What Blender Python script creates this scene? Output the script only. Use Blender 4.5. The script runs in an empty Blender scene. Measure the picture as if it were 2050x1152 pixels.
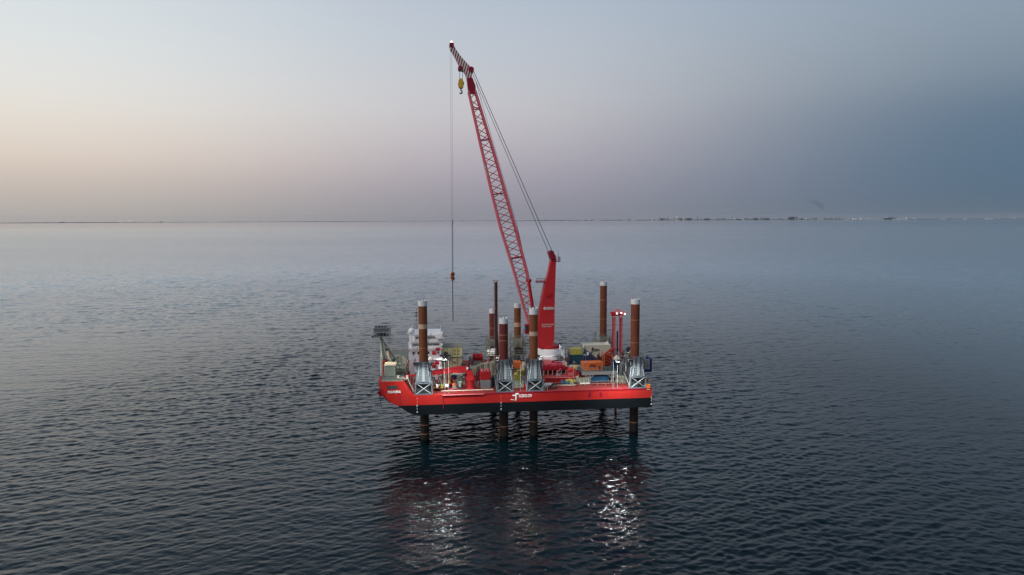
import bpy, math, random
from mathutils import Vector, Matrix
random.seed(7)
R = math.radians
sc = bpy.context.scene
col = sc.collection

# ------------------------------------------------------------------ camera
CAM = (-19.045, -161.105, 48.605); YAW, PITCH, ROLL, FPX = .108, .098, .004, 1380.0
cy_, sy_ = math.cos(YAW), math.sin(YAW)
FW = Vector((sy_*math.cos(PITCH), cy_*math.cos(PITCH), -math.sin(PITCH)))
RT = Vector((cy_, -sy_, 0)); UP = RT.cross(FW)
cr_, sr_ = math.cos(ROLL), math.sin(ROLL)
R2 = RT*cr_ - UP*sr_; U2 = RT*sr_ + UP*cr_
cam = bpy.data.cameras.new('camera'); camo = bpy.data.objects.new('camera', cam); col.objects.link(camo)
cam.sensor_width = 36; cam.lens = 36*FPX/2050; cam.clip_start = 1; cam.clip_end = 60000
m = Matrix((( R2.x, U2.x, -FW.x), (R2.y, U2.y, -FW.y), (R2.z, U2.z, -FW.z))).to_4x4()
m.translation = CAM; camo.matrix_world = m
sc.camera = camo

def at(u, v, y=None, z=None):
    """survey helper: the point seen along a sight line on the vertical plane y (or the level z)"""
    d = R2*(u-1025) - U2*(v-576) + FW*FPX
    t = (y-CAM[1])/d.y if y is not None else (z-CAM[2])/d.z
    return Vector(CAM) + d*t

# ------------------------------------------------------------------ world: dusk sky
w = bpy.data.worlds.new('World'); sc.world = w; w.use_nodes = True
nt = w.node_tree; N = nt.nodes; L = nt.links
for n in list(N): N.remove(n)
def s2l(c):
    return tuple(((x/255)/12.92 if x/255 <= .04045 else ((x/255+.055)/1.055)**2.4) for x in c)
def wramp(stops):
    r = N.new('ShaderNodeValToRGB'); e = r.color_ramp.elements
    r.color_ramp.interpolation = 'B_SPLINE'
    while len(e) > 1: e.remove(e[-1])
    for i, (p, c) in enumerate(stops):
        x = e[0] if i == 0 else e.new(p)
        x.position = p; x.color = (*s2l(c), 1)
    return r
tc = N.new('ShaderNodeTexCoord'); nrm = N.new('ShaderNodeVectorMath'); nrm.operation = 'NORMALIZE'
L.new(tc.outputs['Generated'], nrm.inputs[0])
sep = N.new('ShaderNodeSeparateXYZ'); L.new(nrm.outputs[0], sep.inputs[0])
dot = N.new('ShaderNodeVectorMath'); dot.operation = 'DOT_PRODUCT'; L.new(nrm.outputs[0], dot.inputs[0])
dot.inputs[1].default_value = (cy_, -sy_, 0)          # away from the afterglow
mp = N.new('ShaderNodeMapRange'); L.new(dot.outputs['Value'], mp.inputs[0])
mp.inputs[1].default_value = -.62; mp.inputs[2].default_value = .62; mp.interpolation_type = 'LINEAR'
el = N.new('ShaderNodeMapRange'); L.new(sep.outputs['Z'], el.inputs[0])
el.inputs[1].default_value = -.02; el.inputs[2].default_value = .98
# positions are sin(elevation)+.02
ELS = (0, .03, .06, .1, .15, .19, .25, .31, .37, .45, .6, 1)
warm = wramp(list(zip(ELS, [(176,172,168), (182,176,170), (196,186,178), (226,211,198), (232,227,217), (231,230,227), (221,229,230), (218,223,229), (205,215,224), (162,182,198), (110,138,160), (74,102,130)])))
mid = wramp(list(zip(ELS, [(143,142,152), (146,146,156), (158,154,166), (177,171,181), (196,192,198), (199,199,204), (192,199,209), (184,195,209), (176,188,204), (146,166,186), (104,130,156), (72,100,130)])))
cool = wramp(list(zip(ELS, [(98,113,127), (94,112,130), (91,114,135), (93,117,138), (102,123,144), (125,141,157), (141,156,171), (142,160,180), (136,155,176), (121,143,165), (96,121,147), (72,98,128)])))
for r in (warm, mid, cool): L.new(el.outputs[0], r.inputs[0])
def wmix(a, b, f, t='MIX'):
    x = N.new('ShaderNodeMix'); x.data_type = 'RGBA'; x.blend_type = t
    for s, v in ((x.inputs[0], f), (x.inputs[6], a), (x.inputs[7], b)):
        if isinstance(v, (int, float)): s.default_value = v
        else: L.new(v, s)
    return x.outputs[2]
f1 = N.new('ShaderNodeMapRange'); L.new(mp.outputs[0], f1.inputs[0]); f1.inputs[1].default_value = 0; f1.inputs[2].default_value = .5; f1.interpolation_type = 'SMOOTHSTEP'
f2 = N.new('ShaderNodeMapRange'); L.new(mp.outputs[0], f2.inputs[0]); f2.inputs[1].default_value = .42; f2.inputs[2].default_value = 1; f2.interpolation_type = 'SMOOTHSTEP'
g = wmix(wmix(warm.outputs[0], mid.outputs[0], f1.outputs[0]), cool.outputs[0], f2.outputs[0])
sky = N.new('ShaderNodeTexSky'); sky.sky_type = 'NISHITA'; sky.sun_disc = False
sky.sun_elevation = R(2); sky.sun_rotation = R(-80); sky.air_density = 1; sky.dust_density = 1
bg2 = N.new('ShaderNodeBackground'); L.new(sky.outputs[0], bg2.inputs[0]); bg2.inputs[1].default_value = .05
bg = N.new('ShaderNodeBackground'); L.new(g, bg.inputs[0]); bg.inputs[1].default_value = 1
ms = N.new('ShaderNodeMixShader'); ms.inputs[0].default_value = .02
L.new(bg.outputs[0], ms.inputs[1]); L.new(bg2.outputs[0], ms.inputs[2])
wo = N.new('ShaderNodeOutputWorld'); L.new(ms.outputs[0], wo.inputs[0])

sun = bpy.data.lights.new('afterglow_light', 'SUN'); sun.energy = 1.5; sun.angle = R(30); sun.color = (1, .93, .86)
so = bpy.data.objects.new('afterglow_light', sun); col.objects.link(so)
so.rotation_euler = Vector((.62, .33, -.71)).to_track_quat('-Z', 'Y').to_euler()
sc.view_settings.view_transform = 'Standard'; sc.view_settings.look = 'None'
sc.view_settings.exposure = 0; sc.view_settings.gamma = 1; sc.view_settings.use_curve_mapping = False
sc.cycles.max_bounces = 6; sc.cycles.use_denoising = True
sc.cycles.sample_clamp_indirect = 2; sc.cycles.caustics_reflective = False; sc.cycles.caustics_refractive = False

# ------------------------------------------------------------------ materials
def newmat(name):
    m = bpy.data.materials.new(name); m.use_nodes = True
    return m, m.node_tree, m.node_tree.nodes['Principled BSDF']
def paint(name, c, rough=.55, wear=.25, wc=None, scale=.8, metal=0, streak=True, spec=.25):
    m, t, b = newmat(name); n = t.nodes; l = t.links
    co = n.new('ShaderNodeTexCoord'); ma = n.new('ShaderNodeMapping'); l.new(co.outputs['Object'], ma.inputs[0])
    ma.inputs['Scale'].default_value = (1, 1, .3 if streak else 1)
    no = n.new('ShaderNodeTexNoise'); no.inputs['Scale'].default_value = scale; no.inputs['Detail'].default_value = 8; no.inputs['Roughness'].default_value = .65
    l.new(ma.outputs[0], no.inputs[0])
    cr = n.new('ShaderNodeValToRGB'); e = cr.color_ramp.elements
    wc = wc or tuple(x*.55 for x in c)
    e[0].position = .35; e[0].color = (*[c[i]*(1-wear)+wc[i]*wear for i in range(3)], 1)
    e[1].position = .68; e[1].color = (*c, 1)
    x = e.new(.25); x.color = (*[c[i]*(1-min(1, wear*2.4))+wc[i]*min(1, wear*2.4) for i in range(3)], 1)
    l.new(no.outputs[0], cr.inputs[0]); l.new(cr.outputs[0], b.inputs['Base Color'])
    b.inputs['Roughness'].default_value = rough; b.inputs['Metallic'].default_value = metal
    b.inputs['Specular IOR Level'].default_value = spec
    return m
RED = paint('red_hull_paint', (.46, .016, .013), .5, .22, (.36, .05, .04), .35)
RED2 = paint('red_crane_paint', (.54, .022, .026), .5, .15, (.4, .03, .05), .3)
RED3 = paint('red_machinery', (.45, .016, .022), .5, .4, (.22, .02, .02), 1.2)
DRED = paint('dark_red_paint', (.30, .010, .035), .5, .3, (.12, .01, .02), 1)
BLACK = paint('black_antifouling', (.008, .012, .016), .6, .5, (.012, .012, .012), .6, spec=.04)
DECK = paint('red_deck_paint', (.22, .010, .013), .75, .5, (.16, .06, .05), 1.1, streak=False)
BOOM = paint('boom_red_pink_highlight', (.78, .15, .19), .5, .2, (.45, .05, .08), .5)  # pink highlights along the chords put into a lighter red
PILE = paint('dark_brown_pile', (.09, .03, .025), .6, .3)
LOW = paint('wet_shaded_steel', (.035, .024, .018), .35, .4, (.015, .016, .012), 1.2)  # wet steel tone that also carries the hull's shade on the legs
FDECK = paint('grey_green_deck_paint', (.20, .22, .18), .7, .4, (.12, .11, .08), 1.5, streak=False)
RUST = paint('rusty_steel_brown', (.25, .075, .034), .7, .45, (.13, .035, .025), .9)
RUST2 = paint('rusty_steel_maroon', (.19, .038, .028), .7, .45, (.12, .025, .025), .9)
RUST3 = paint('rusty_steel_ochre', (.27, .095, .038), .7, .45, (.16, .06, .03), .9)
RING = paint('weld_orange', (.55, .22, .12), .6, .3, scale=3)
BANDM = paint('faded_cream_band', (.72, .50, .36), .6, .35, (.4, .2, .12), 2)
WHITE = paint('white_paint', (.86, .85, .85), .5, .12, (.5, .45, .4), .8)
PINKW = paint('pinkish_white_wall', (.84, .79, .82), .5, .15, (.5, .42, .4), .8)
GREY = paint('blue_grey_steel', (.11, .125, .15), .55, .4, (.10, .11, .12), 1.0)
LGREY = paint('light_grey_steel', (.26, .275, .285), .55, .3, (.2, .2, .18), 1.0)
DGREY = paint('dark_grey_steel', (.06, .065, .07), .6, .4, (.03, .03, .03), 1.5)
BEIGE = paint('beige_grey_steel', (.36, .36, .29), .6, .4, (.16, .14, .10), 1.5)
PGREEN = paint('pale_green_paint', (.46, .52, .42), .55, .3, (.25, .27, .2), 1.2)
YPALE = paint('pale_yellow_panel', (.86, .84, .50), .55, .25, (.42, .38, .18), .7)
YEL = paint('yellow_paint', (.72, .46, .05), .5, .25, (.3, .18, .04), 1.5)
YGR = paint('yellow_green_paint', (.55, .50, .12), .55, .35, (.3, .25, .08), 1.5)
ORG = paint('orange_paint', (.72, .17, .04), .5, .3, (.35, .08, .03), 1.2)
BLUE = paint('blue_container_paint', (.03, .14, .27), .5, .3, (.02, .06, .10), 1.2)
NAVY = paint('navy_paint', (.018, .03, .13), .5, .3, (.01, .015, .05), 1.2)
TEAL = paint('dark_teal_paint', (.03, .10, .14), .5, .3, (.02, .05, .07), 1.2)
CREAM = paint('cream_container_paint', (.74, .68, .55), .5, .2, (.45, .38, .28), 1)
PINK = paint('faded_pink_red_paint', (.66, .12, .14), .5, .3, (.75, .5, .5), 2)
GLASS, _t, _b = newmat('dark_glass'); _b.inputs['Base Color'].default_value = (.02, .03, .04, 1); _b.inputs['Roughness'].default_value = .08
ROPE = paint('steel_rope', (.07, .075, .08), .5, .2)
LROPE = paint('pale_steel_rope', (.30, .31, .33), .5, .2)
def emit(name, c, s):
    m, t, b = newmat(name); b.inputs['Base Color'].default_value = (*c, 1)
    b.inputs['Emission Color'].default_value = (*c, 1); b.inputs['Emission Strength'].default_value = s
    m.cycles.emission_sampling = 'FRONT' if s > 50 else 'NONE'
    return m
LAMP = emit('floodlight_lens', (.95, .97, 1.0), 200)
LAMPS = emit('sea_floodlight_lens', (.90, .98, .96), 1500)
LAMPW = emit('warm_floodlight_lens', (1, .80, .50), 120)
BULB = emit('white_lamp', (1, .84, .80), 3)
BULBO = emit('orange_lamp', (1, .45, .25), 6)
TOWN = emit('town_lamp', (1, .90, .76), 1.1)

# striped boom-head paint: diagonal bands in the object's own space
STR, t, b = newmat('red_white_warning_stripes')
co = t.nodes.new('ShaderNodeTexCoord'); sp = t.nodes.new('ShaderNodeVectorMath'); sp.operation = 'DOT_PRODUCT'
t.links.new(co.outputs['Object'], sp.inputs[0]); sp.inputs[1].default_value = (1.05, 0, -.30)
fr = t.nodes.new('ShaderNodeMath'); fr.operation = 'FRACT'
sca = t.nodes.new('ShaderNodeMath'); sca.operation = 'MULTIPLY'; sca.inputs[1].default_value = 1.55
t.links.new(sp.outputs['Value'], sca.inputs[0]); t.links.new(sca.outputs[0], fr.inputs[0])
gt = t.nodes.new('ShaderNodeMath'); gt.operation = 'GREATER_THAN'; gt.inputs[1].default_value = .5
t.links.new(fr.outputs[0], gt.inputs[0])
mx = t.nodes.new('ShaderNodeMix'); mx.data_type = 'RGBA'; t.links.new(gt.outputs[0], mx.inputs[0])
mx.inputs[6].default_value = (.80, .66, .62, 1); mx.inputs[7].default_value = (.20, .012, .03, 1)
t.links.new(mx.outputs[2], b.inputs['Base Color']); b.inputs['Roughness'].default_value = .5

# ------------------------------------------------------------------ mesh helpers
class MB:
    def __init__(s): s.v = []; s.f = []
    def add(s, vs, fs):
        o = len(s.v); s.v += [Vector(p) for p in vs]; s.f += [[i+o for i in f] for f in fs]; return s
    def box(s, x0, x1, y0, y1, z0, z1):
        return s.add([(x0,y0,z0),(x1,y0,z0),(x1,y1,z0),(x0,y1,z0),(x0,y0,z1),(x1,y0,z1),(x1,y1,z1),(x0,y1,z1)],
                     [(0,3,2,1),(4,5,6,7),(0,1,5,4),(1,2,6,5),(2,3,7,6),(3,0,4,7)])
    def tube(s, p, q, r0, r1=None, n=8, cap=True):
        p, q = Vector(p), Vector(q); r1 = r0 if r1 is None else r1
        d = (q-p).normalized(); a = d.orthogonal().normalized() if abs(d.z) < .999 else Vector((1,0,0)); b = d.cross(a)
        vs = []
        for c, r in ((p, r0), (q, r1)):
            for i in range(n):
                t = 2*math.pi*(i+.5)/n; vs.append(c + (a*math.cos(t)+b*math.sin(t))*r)
        fs = [(i, (i+1) % n, n+(i+1) % n, n+i) for i in range(n)]
        if cap: fs += [tuple(range(n-1, -1, -1)), tuple(range(n, 2*n))]
        return s.add(vs, fs)
    def beam(s, p, q, w, h=None): return s.tube(p, q, (w if h is None else (w+h)/2)*.707, n=4)
    def prism(s, pts, y0, y1, pts2=None):
        """pts: (x,z) outline on plane y0, pts2 the same outline on plane y1"""
        pts2 = pts2 or pts; n = len(pts)
        vs = [(x, y0, z) for x, z in pts] + [(x, y1, z) for x, z in pts2]
        fs = [tuple(range(n)), tuple(range(2*n-1, n-1, -1))] + [(i+n, (i+1) % n+n, (i+1) % n, i) for i in range(n)]
        return s.add(vs, fs)
    def path(s, pts, r, n=6):
        for a, b in zip(pts[:-1], pts[1:]): s.tube(a, b, r, n=n)
        return s
    def lathe(s, c, prof, n=20):
        c = Vector(c); vs = []
        for r, z in prof:
            for i in range(n):
                a = 2*math.pi*i/n; vs.append(c + Vector((r*math.cos(a), r*math.sin(a), z)))
        fs = []
        for k in range(len(prof)-1):
            fs += [(k*n+i, k*n+(i+1) % n, (k+1)*n+(i+1) % n, (k+1)*n+i) for i in range(n)]
        fs += [tuple(range(n-1, -1, -1)), tuple((len(prof)-1)*n+i for i in range(n))]
        return s.add(vs, fs)
    def ball(s, c, r, n=14):
        return s.lathe(c, [(max(.001, r*math.sin(math.pi*k/10)), -r*math.cos(math.pi*k/10)) for k in range(11)], n)
    def ribs(s, x0, x1, y, z0, z1, n, d=.07, axis='x'):
        st = (x1-x0)/n
        for i in range(n):
            a = x0+st*(i+.2); 
            if axis == 'x': s.box(a, a+st*.55, y-d, y, z0, z1)
            else: s.box(y-d, y, a, a+st*.55, z0, z1)
        return s
    def rail(s, pts, h=1.1, r=.035, step=2.0, mids=1):
        for a, b in zip(pts[:-1], pts[1:]):
            a, b = Vector(a), Vector(b); ln = (b-a).length; k = max(1, round(ln/step))
            for i in range(k+1):
                p = a.lerp(b, i/k); s.tube(p, p+Vector((0,0,h)), r, n=4)
            for j in range(mids+1):
                zz = Vector((0,0,h*(1-j/(mids+1)))); s.tube(a+zz, b+zz, r, n=4)
        return s
    def build(s, name, mat, parent=None, smooth=False, bevel=0, kind=None):
        me = bpy.data.meshes.new(name); o0 = Vector(parent['_o']) if parent is not None and '_o' in parent else Vector()
        me.from_pydata([v-o0 for v in s.v], [], s.f); me.materials.append(mat)
        bmf(me)
        if smooth:
            me.polygons.foreach_set('use_smooth', [True]*len(me.polygons)); me.set_sharp_from_angle(angle=R(35))
        me.update()
        o = bpy.data.objects.new(name, me); col.objects.link(o)
        if parent is not None:
            o.parent = parent
            o['_o'] = list(o0)
        if bevel:
            b = o.modifiers.new('bevel', 'BEVEL'); b.width = bevel; b.segments = 1; b.limit_method = 'ANGLE'
        if kind: o['kind'] = kind
        return o
import bmesh
def bmf(me):
    bm = bmesh.new(); bm.from_mesh(me); bmesh.ops.recalc_face_normals(bm, faces=bm.faces); bm.to_mesh(me); bm.free()
def thing(name, label, cat, loc, group=None):
    o = bpy.data.objects.new(name, None); col.objects.link(o); o.location = loc
    o['label'] = label; o['category'] = cat; o['_o'] = list(loc)
    if group: o['group'] = group
    return o
def tag(o, label, cat, group=None):
    o['label'] = label; o['category'] = cat
    if group: o['group'] = group
    return o
def dup(root, loc, label, off=None):
    r = root.copy(); col.objects.link(r); r.location = loc; r['label'] = label; r['_o'] = list(loc)
    for ch in list(root.children):
        c = ch.copy(); col.objects.link(c); c.parent = r
        for g2 in list(ch.children):
            d = g2.copy(); col.objects.link(d); d.parent = c
    return r
def text(body, size, loc, mat, parent, width=None, name='lettering', ext=.02, bold=0):
    cu = bpy.data.curves.new(name, 'FONT'); cu.body = body; cu.size = size; cu.extrude = ext; cu.offset = bold
    cu.align_x = 'LEFT'; cu.resolution_u = 2
    o = bpy.data.objects.new(name, cu); col.objects.link(o)
    bpy.context.view_layer.update()
    me = bpy.data.meshes.new_from_object(o.evaluated_get(bpy.context.evaluated_depsgraph_get()))
    bpy.data.objects.remove(o)
    wx = max(v.co.x for v in me.vertices); k = (width/wx) if width else 1
    o0 = Vector(parent['_o'])
    for v in me.vertices:
        x, y, z = v.co; v.co = Vector(loc)+Vector((x*k, -z, y)) - o0
    me.materials.clear(); me.materials.append(mat)
    t = bpy.data.objects.new(name, me); col.objects.link(t); t.parent = parent; t['_o'] = list(o0)
    return t

DZ, BZ, NY, FY = 11.5, 7.2, -16.0, 19.5     # deck level, hull bottom, near side, far side

# ------------------------------------------------------------------ water
def water_mat():
    m, t, b = newmat('sea_water'); n = t.nodes; l = t.links
    b.inputs['Base Color'].default_value = (.0008, .006, .009, 1); b.inputs['IOR'].default_value = 1.5
    co = n.new('ShaderNodeTexCoord')
    def noise(rot, sx, sy, sc_, det, rough=.55, dist=0):
        ma = n.new('ShaderNodeMapping'); ma.inputs['Rotation'].default_value = (0, 0, R(rot)); ma.inputs['Scale'].default_value = (sx, sy, 1)
        l.new(co.outputs['Object'], ma.inputs[0])
        no = n.new('ShaderNodeTexNoise'); no.noise_dimensions = '2D'; no.inputs['Scale'].default_value = sc_; no.inputs['Detail'].default_value = det
        no.inputs['Roughness'].default_value = rough; no.inputs['Distortion'].default_value = dist
        l.new(ma.outputs[0], no.inputs['Vector']); return no.outputs[0]
    def math_(op, a, b_):
        x = n.new('ShaderNodeMath'); x.operation = op
        for s, v in ((x.inputs[0], a), (x.inputs[1], b_)):
            if isinstance(v, (int, float)): s.default_value = v
            else: l.new(v, s)
        return x.outputs[0]
    dist = n.new('ShaderNodeVectorMath'); dist.operation = 'LENGTH'; l.new(co.outputs['Object'], dist.inputs[0])
    fi = n.new('ShaderNodeMapRange'); l.new(dist.outputs['Value'], fi.inputs[0]); fi.inputs[1].default_value = 120; fi.inputs[2].default_value = 420; fi.inputs[3].default_value = .05; fi.inputs[4].default_value = 1
    h = math_('MULTIPLY', math_('MULTIPLY', noise(8, .6, 1, .5, 3, .6), WA[0]), fi.outputs[0])
    h = math_('ADD', h, math_('MULTIPLY', noise(-14, .55, 1, .95, 3, .6, .4), WA[1]))
    h = math_('ADD', h, math_('MULTIPLY', noise(20, .7, 1, 2.8, 3, .6, .5), WA[2]))
    # calm slicks far out, breeze patches near
    pat = noise(0, .25, 1, .0016, 3); mr = n.new('ShaderNodeMapRange'); l.new(pat, mr.inputs[0])
    mr.inputs[1].default_value = .3; mr.inputs[2].default_value = .7; mr.inputs[3].default_value = .75; mr.inputs[4].default_value = 1.15
    sepn = n.new('ShaderNodeSeparateXYZ'); l.new(co.outputs['Object'], sepn.inputs[0])
    far = n.new('ShaderNodeMapRange'); l.new(sepn.outputs[1], far.inputs[0]); far.inputs[1].default_value = 2500; far.inputs[2].default_value = 6000; far.inputs[3].default_value = 1; far.inputs[4].default_value = .35
    ro = n.new('ShaderNodeMapRange'); l.new(dist.outputs['Value'], ro.inputs[0]); ro.inputs[1].default_value = 120; ro.inputs[2].default_value = 1100; ro.inputs[3].default_value = .02; ro.inputs[4].default_value = .09
    l.new(math_('MULTIPLY', ro.outputs[0], mr.outputs[0]), b.inputs['Roughness'])
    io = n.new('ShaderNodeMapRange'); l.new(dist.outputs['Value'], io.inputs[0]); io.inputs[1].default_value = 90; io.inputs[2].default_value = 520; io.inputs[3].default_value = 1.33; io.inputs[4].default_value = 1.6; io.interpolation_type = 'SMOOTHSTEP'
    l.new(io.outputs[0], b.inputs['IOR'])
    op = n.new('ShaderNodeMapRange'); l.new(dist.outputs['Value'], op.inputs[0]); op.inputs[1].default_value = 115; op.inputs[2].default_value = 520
    cm = n.new('ShaderNodeMix'); cm.data_type = 'RGBA'; l.new(op.outputs[0], cm.inputs[0]); cm.inputs[6].default_value = (.0008, .006, .009, 1); cm.inputs[7].default_value = (.36, .44, .50, 1)  # sky sheen of the far sea put into a paler, bluer base colour
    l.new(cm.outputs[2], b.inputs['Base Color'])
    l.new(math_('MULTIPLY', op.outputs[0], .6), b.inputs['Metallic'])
    st = math_('MULTIPLY', mr.outputs[0], far.outputs[0])
    bu = n.new('ShaderNodeBump'); bu.inputs['Distance'].default_value = 1
    l.new(st, bu.inputs['Strength']); l.new(h, bu.inputs['Height']); l.new(bu.outputs[0], b.inputs['Normal'])
    return m
WA = (.65, .055, .03)
import numpy as np
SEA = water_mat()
def sea_patch():
    # real waves: sum of directional wave trains on a grid that coarsens with distance
    rs = [66.0]
    while rs[-1] < 4200: rs.append(rs[-1]*(1.0023+min(1, max(0, rs[-1]-700)/1500)*.006))
    rs = np.array(rs); n1 = len(rs); th = np.linspace(YAW-R(42), YAW+R(42), 820); n2 = len(th)
    rr, tt = np.meshgrid(rs, th, indexing='ij')
    x = CAM[0]+rr*np.sin(tt); y = CAM[1]+rr*np.cos(tt); h = np.zeros_like(x)
    dr = np.gradient(rs)[:, None]; sp = np.maximum(dr, rr*(th[1]-th[0]))
    rg = np.random.default_rng(4); K = 150
    lam = np.exp(rg.uniform(np.log(.45), np.log(5.5), K))
    ang = np.select([np.arange(K) % 10 < 4, np.arange(K) % 10 < 7], [rg.normal(-24, 13, K), rg.normal(22, 14, K)], rg.normal(0, 40, K))*math.pi/180
    slope = SLOPE/np.sqrt(K)*np.sqrt(2)
    gust = 1+.26*np.sin(x*.021+y*.013+1)+.24*np.sin(x*-.011+y*.027)+.12*np.sin(x*.05-y*.009)
    for k in range(K):
        kk = 2*math.pi/lam[k]; fade = np.clip((lam[k]/sp-1.8)/1.5, 0, 1)
        if not fade.any(): continue
        ph = kk*(x*math.sin(ang[k])+y*math.cos(ang[k]))+rg.uniform(0, 6.28)
        amp = slope/kk*(.95+.4*math.exp(-(math.log(lam[k]/1.3)/.5)**2)-.35*(lam[k] > 3.2))
        h += fade*amp*(np.sin(ph)-.24*np.cos(2*ph))
    h *= gust*(1+.9*np.clip((rr-180)/420, 0, 1))
    for k in range(34):                                   # longer, lower swell that only shows further out
        l2 = math.exp(rg.uniform(math.log(4.5), math.log(14))); a2 = rg.normal(-4, 26)*math.pi/180; kk = 2*math.pi/l2
        fd = np.clip((l2/sp-1.8)/1.5, 0, 1)*np.clip((rr-200)/450, .12, 1)
        h += fd*.026/kk*np.sin(kk*(x*math.sin(a2)+y*math.cos(a2))+rg.uniform(0, 6.28))
    edge = np.clip(np.minimum((tt-th[0])/.03, (th[-1]-tt)/.03), 0, 1)*np.clip((rs[-1]-rr)/800, 0, 1)*np.clip((rr-66)/14, 0, 1)
    h *= edge*(1-.8*np.clip((rr-450)/900, 0, 1)**.8)
    v = np.stack([x, y, h], -1).reshape(-1, 3)
    i = np.arange(n1-1)[:, None]*n2+np.arange(n2-1)[None, :]
    f = np.stack([i, i+n2, i+n2+1, i+1], -1).reshape(-1, 4)
    # the rest of the sea: flat sheets that share the patch's rim
    ths = np.linspace(YAW+R(42), YAW-R(42)+2*math.pi, 61); base = len(v)
    rr3 = np.concatenate([[1.0], rs[::12], [rs[-1]]]); 
    a_, b_ = np.meshgrid(rr3, ths, indexing='ij')
    v2 = np.stack([CAM[0]+a_*np.sin(b_), CAM[1]+a_*np.cos(b_), 0*a_], -1).reshape(-1, 3)
    j = np.arange(len(rr3)-1)[:, None]*61+np.arange(60)[None, :]+base; f2 = np.stack([j, j+61, j+62, j+1], -1).reshape(-1, 4)
    base2 = base+len(v2); thi = th[::13]; ri = np.array([1.0, 40, 66.0])
    a_, b_ = np.meshgrid(ri, np.append(thi, th[-1]), indexing='ij'); w_ = a_.shape[1]
    v3 = np.stack([CAM[0]+a_*np.sin(b_), CAM[1]+a_*np.cos(b_), 0*a_], -1).reshape(-1, 3)
    j = np.arange(2)[:, None]*w_+np.arange(w_-1)[None, :]+base2; f3 = np.stack([j, j+w_, j+w_+1, j+1], -1).reshape(-1, 4)
    base3 = base2+len(v3); ro = np.array([rs[-1], 6000, 9000, 15000, 24000, 34000]); to = np.linspace(0, 2*math.pi, 181)
    a_, b_ = np.meshgrid(ro, to, indexing='ij')
    v4 = np.stack([CAM[0]+a_*np.sin(b_), CAM[1]+a_*np.cos(b_), 0*a_-.02*(a_ > rs[-1])], -1).reshape(-1, 3)
    j = np.arange(5)[:, None]*181+np.arange(180)[None, :]+base3; f4 = np.stack([j, j+181, j+182, j+1], -1).reshape(-1, 4)
    v = np.concatenate([v, v2, v3, v4]); f = np.concatenate([f, f2, f3, f4]).astype(np.int32)
    f = f[:, ::-1]
    me = bpy.data.meshes.new('water'); me.vertices.add(len(v)); me.vertices.foreach_set('co', v.astype(np.float32).ravel())
    me.loops.add(len(f)*4); me.loops.foreach_set('vertex_index', f.ravel()); me.polygons.add(len(f))
    me.polygons.foreach_set('loop_start', np.arange(len(f), dtype=np.int32)*4); me.polygons.foreach_set('use_smooth', np.ones(len(f), bool))
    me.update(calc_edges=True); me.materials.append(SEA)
    o = bpy.data.objects.new('water', me); col.objects.link(o); o['kind'] = 'structure'
SLOPE = .145
sea_patch()

# ------------------------------------------------------------------ barge hull
barge = thing('jack_up_barge', 'large red and black jack-up barge hull raised above the sea on its legs', 'barge', (0, 0, BZ))
X0, X1 = -31.9, 27.75
# profile of the bow in (x, z); the outermost strips of the beam are drawn in by 1.6 m
MZ = 9.35
red_prof = [(-31.9, 14.6), (-31.9, 12.9), (-31.2, 11.0), (-30.3, 10.0), (-28.9, MZ), (X1, MZ), (X1, DZ), (-24.6, DZ), (-26.4, 14.0), (-26.6, 14.6)]
blk_prof = [(-28.9, MZ), (-25.3, 7.6), (-24.0, BZ), (X1, BZ), (X1, MZ)]
def loft(prof, inset):
    mb = MB(); ys = [NY, NY+2.4, FY-2.4, FY]; n = len(prof); vs = []
    for k, y in enumerate(ys):
        for x, z in prof:
            vs.append((x + (inset if k in (0, 3) and x < -26.7 else 0), y, z))
    fs = [tuple(range(n)), tuple(3*n+i for i in range(n-1, -1, -1))]
    for k in range(3):
        fs += [(k*n+i, (k+1)*n+i, (k+1)*n+(i+1) % n, k*n+(i+1) % n) for i in range(n)]
    mb.add(vs, fs); return mb
loft(red_prof, 1.1).build('hull_side', RED, barge)
for k in range(14):
    xx = -22+k*3.6
    MB().box(xx-.02, xx+.02, NY-.012, NY+.02, MZ+.05, DZ-.25).build('plate_seam', DRED, barge)
bb = loft(blk_prof, 1.1); bb.build('hull_bottom', BLACK, barge)
MB().box(-24.4, X1-.15, NY+.15, FY-.15, DZ+.004, DZ+.03).build('deck', DECK, barge)
MB().box(-31.2, -26.7, NY+.4, FY-.4, 14.6, 14.63).build('foredeck', FDECK, barge)
# plate seams, rubbing strake, coaming, rails
MB().box(-27.34, -27.26, NY-.03, NY+.02, 9.5, 12.6).build('plate_seam', DRED, barge)
MB().box(-18.25, -18.1, NY-.12, NY, 8.4, 11.3).build('drain_pipe', DRED, barge)
MB().tube((-18.3, NY-.12, 11.35), (-9.5, NY-.12, 11.35), .10).build('pipe_rail', PINK, barge, smooth=True)
MB().box(-18.6, -7.2, NY+2.6, NY+2.8, DZ+.03, DZ+.2).build('deck_coaming', CREAM, barge)
MB().box(-12, 27.6, NY-.06, NY, 11.32, 11.5).build('rubbing_strake', DRED, barge)
for a, b_ in ((13.6, 13.95), (16.1, 16.4)):
    MB().box(a, b_, NY-.1, NY, 10.1, 11.0).build('rubber_fender', DRED, barge)
MB().box(-30.2, -28.1, NY-.02+.9, NY+.6, 13.05, 13.75)
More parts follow.
